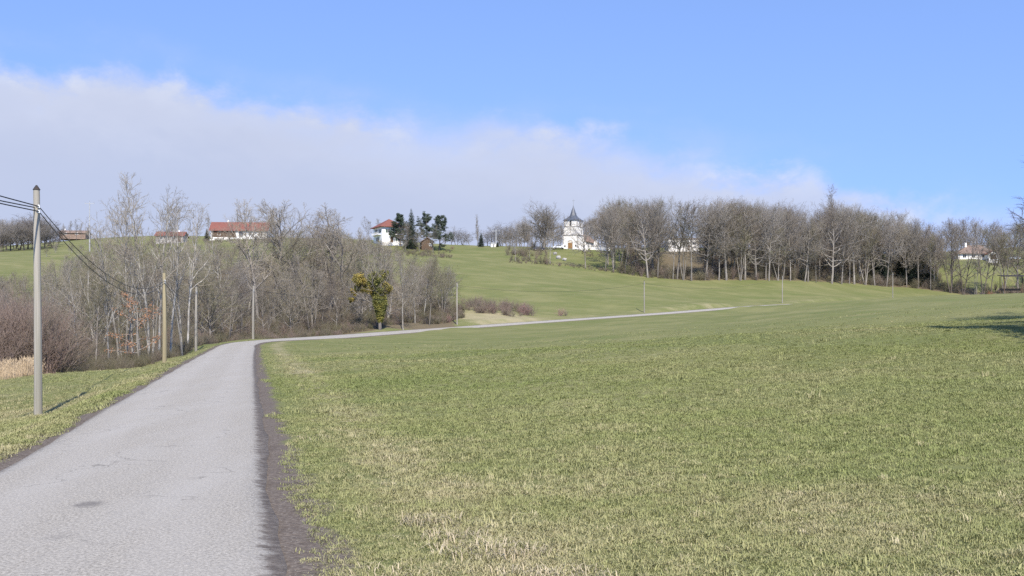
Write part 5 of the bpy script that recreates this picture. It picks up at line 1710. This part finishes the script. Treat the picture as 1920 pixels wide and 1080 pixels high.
def tuft(seed, n, hgt, w, spread, curl):
    g = np.random.default_rng(seed)
    a = g.random(n) * 6.283; r = spread * g.random(n) ** .5
    p = np.stack([np.cos(a) * r, np.sin(a) * r, np.full(n, -.01)], 1)
    az = g.random(n) * 6.283
    out = np.stack([np.cos(az), np.sin(az), 0 * az], 1)
    side = np.stack([-np.sin(az), np.cos(az), 0 * az], 1)
    h = hgt * g.uniform(.5, 1.15, n)[:, None]; c = curl * g.uniform(.3, 1.3, n)[:, None]
    up = np.array([0, 0, 1.])
    m = p + up * h * .6 + out * h * c * .35
    t = p + up * h * (1 - .35 * c) + out * h * c
    ww = w * g.uniform(.7, 1.3, n)[:, None]
    V = np.stack([p - side * ww, p + side * ww, m + side * ww * .75, m - side * ww * .75, t], 1).reshape(-1, 3)
    i = np.arange(n)[:, None] * 5
    return mesh_np('tuft', V, [i + np.array([0, 1, 2, 3]), i + np.array([3, 2, 4])], M['grass'])


TUFTS = [tuft(1, 30, .05, .0032, .11, .9), tuft(2, 30, .042, .003, .12, 1.1), tuft(3, 24, .062, .0032, .10, .8), tuft(4, 34, .035, .0032, .13, 1.2), tuft(5, 16, .095, .0028, .09, 1.0)]


def vnoise(x, y, s, seed):
    """smooth value noise on the ground"""
    g = np.random.default_rng(seed); T = g.random((256, 256))
    u, v = x / s, y / s
    i, j = np.floor(u).astype(int), np.floor(v).astype(int)
    fu, fv = u - i, v - j
    fu = fu * fu * (3 - 2 * fu); fv = fv * fv * (3 - 2 * fv)
    A = T[i % 256, j % 256]; B = T[(i + 1) % 256, j % 256]; C = T[i % 256, (j + 1) % 256]; D = T[(i + 1) % 256, (j + 1) % 256]
    return (A * (1 - fu) + B * fu) * (1 - fv) + (C * (1 - fu) + D * fu) * fv


def grass():
    g = np.random.default_rng(77)
    P, S, T = [], [], []
    for d0, d1, dens, sc in ((1.5, 11, 210, .8), (11, 20, 120, .95), (20, 36, 60, 1.15), (36, 65, 24, 1.4), (65, 120, 7, 1.7)):
        area = (d1 ** 2 - d0 ** 2) / 2 * 1.5 + (d1 - d0) * 10
        n = int(area * dens)
        d = np.sqrt(g.uniform(d0 ** 2, d1 ** 2, n)); x = g.uniform(-.72, .78, n) * d + g.uniform(-5, 5, n)
        off, zr, _ = road_info(x, d)
        wob = .22 * (vnoise(x, d, .7, 1) - .5) + .3 * (vnoise(x, d, 2.2, 2) - .5)
        keep = ((off > 1.90 + .12 * (1 - sstep(d, 6, 17)) + wob * 1.4 + .5 * (g.random(n) ** 2.5) - .12) | (off < -1.70 + wob))
        lm = litter_mask(x, d)
        keep &= (lm < .4) & (g.random(n) > sstep(d, 16, 95) * .96)
        x, d, off = x[keep], d[keep], off[keep]
        dr = dry_mask(x, d, off)
        v1 = vnoise(x, d, 1.4, 3); v2 = vnoise(x, d, .35, 4); v3 = vnoise(x, d, 7, 5)
        t = .33 + .07 * (1 - sstep(d, 8, 24)) + .24 * (v1 - .5) + .14 * (v2 - .5) * (1 - .65 * sstep(d, 10, 26)) + .42 * (v3 - .5) + dr * .36 * (v1 * .7 + v2 * .6) + g.normal(0, 1, len(x)) * (.07 - .045 * sstep(d, 9, 26))
        t = np.where(g.random(len(x)) < .05 * (1 - .8 * sstep(d, 10, 30)), t + .32, t)
        P.append(np.column_stack([x, d, terrain_z(x, d)])); big = np.where((g.random(len(x)) < .015) & (v3 + v1 > 1.0) & (d < 45), 1.9, 1.0)
        S.append(sc * big * g.uniform(.7, 1.3, len(x)) * (1 - .2 * (off < 2.6) * (off > 0))); T.append(np.clip(t, 0, 1))
    P = np.concatenate(P); S = np.concatenate(S); T = np.concatenate(T); n = len(P)
    scatter('meadow_grass', 'short green and straw-coloured grass of the meadow and verges', TUFTS, P, np.column_stack([S, S, S * g.uniform(.5, 1.0, n) / np.maximum(1, np.where(S > 1.9, 1.0, S * .9))]),
            np.column_stack([g.normal(0, .1, n), g.normal(0, .1, n), g.random(n) * 6.28]), g.integers(0, len(TUFTS), n), T)
    return n


print('grass tufts', grass())


# larger clumps of pale dead grass close to the camera
def dry_clump(label, px, py, n, h, seed, spread=.16):
    d = 1.62 / ((py - HY) / F + .014)
    x = (px - HX) / F * d
    g = np.random.default_rng(seed)
    me = tuft(seed, n + n // 4, h * .55, .0034, spread * 1.9, 1.7)
    me.materials.clear(); me.materials.append(M['straw'])
    o = link('dry_grass_clump', me, None, None, (x, d, TZ(x, d)))
    tag(o, label, 'grass clump', 'dry grass clumps near the camera')


for k, (px, py, n, h, sp, lb) in enumerate([(812, 955, 110, .22, .15, 'upper left pale clump of dead grass near the camera'), (850, 985, 90, .2, .14, 'pale dead grass clump just below the upper left clump'),
                                            (905, 1010, 140, .24, .2, 'largest pale dead grass clump at bottom centre'), (965, 1015, 90, .2, .15, 'pale dead grass clump right of the largest clump'),
                                            (1075, 1065, 100, .22, .16, 'pale dead grass clump at the bottom edge right of centre'), (985, 1055, 70, .16, .14, 'low dead grass clump at the bottom edge below the largest clump'),
                                            (700, 1050, 70, .15, .16, 'low dead grass clump at the bottom beside the soil shoulder'), (600, 800, 60, .16, .2, 'straw clump beside the soil shoulder halfway along the near lane')]):
    dry_clump(lb, px, py, n, h, 200 + k, sp)
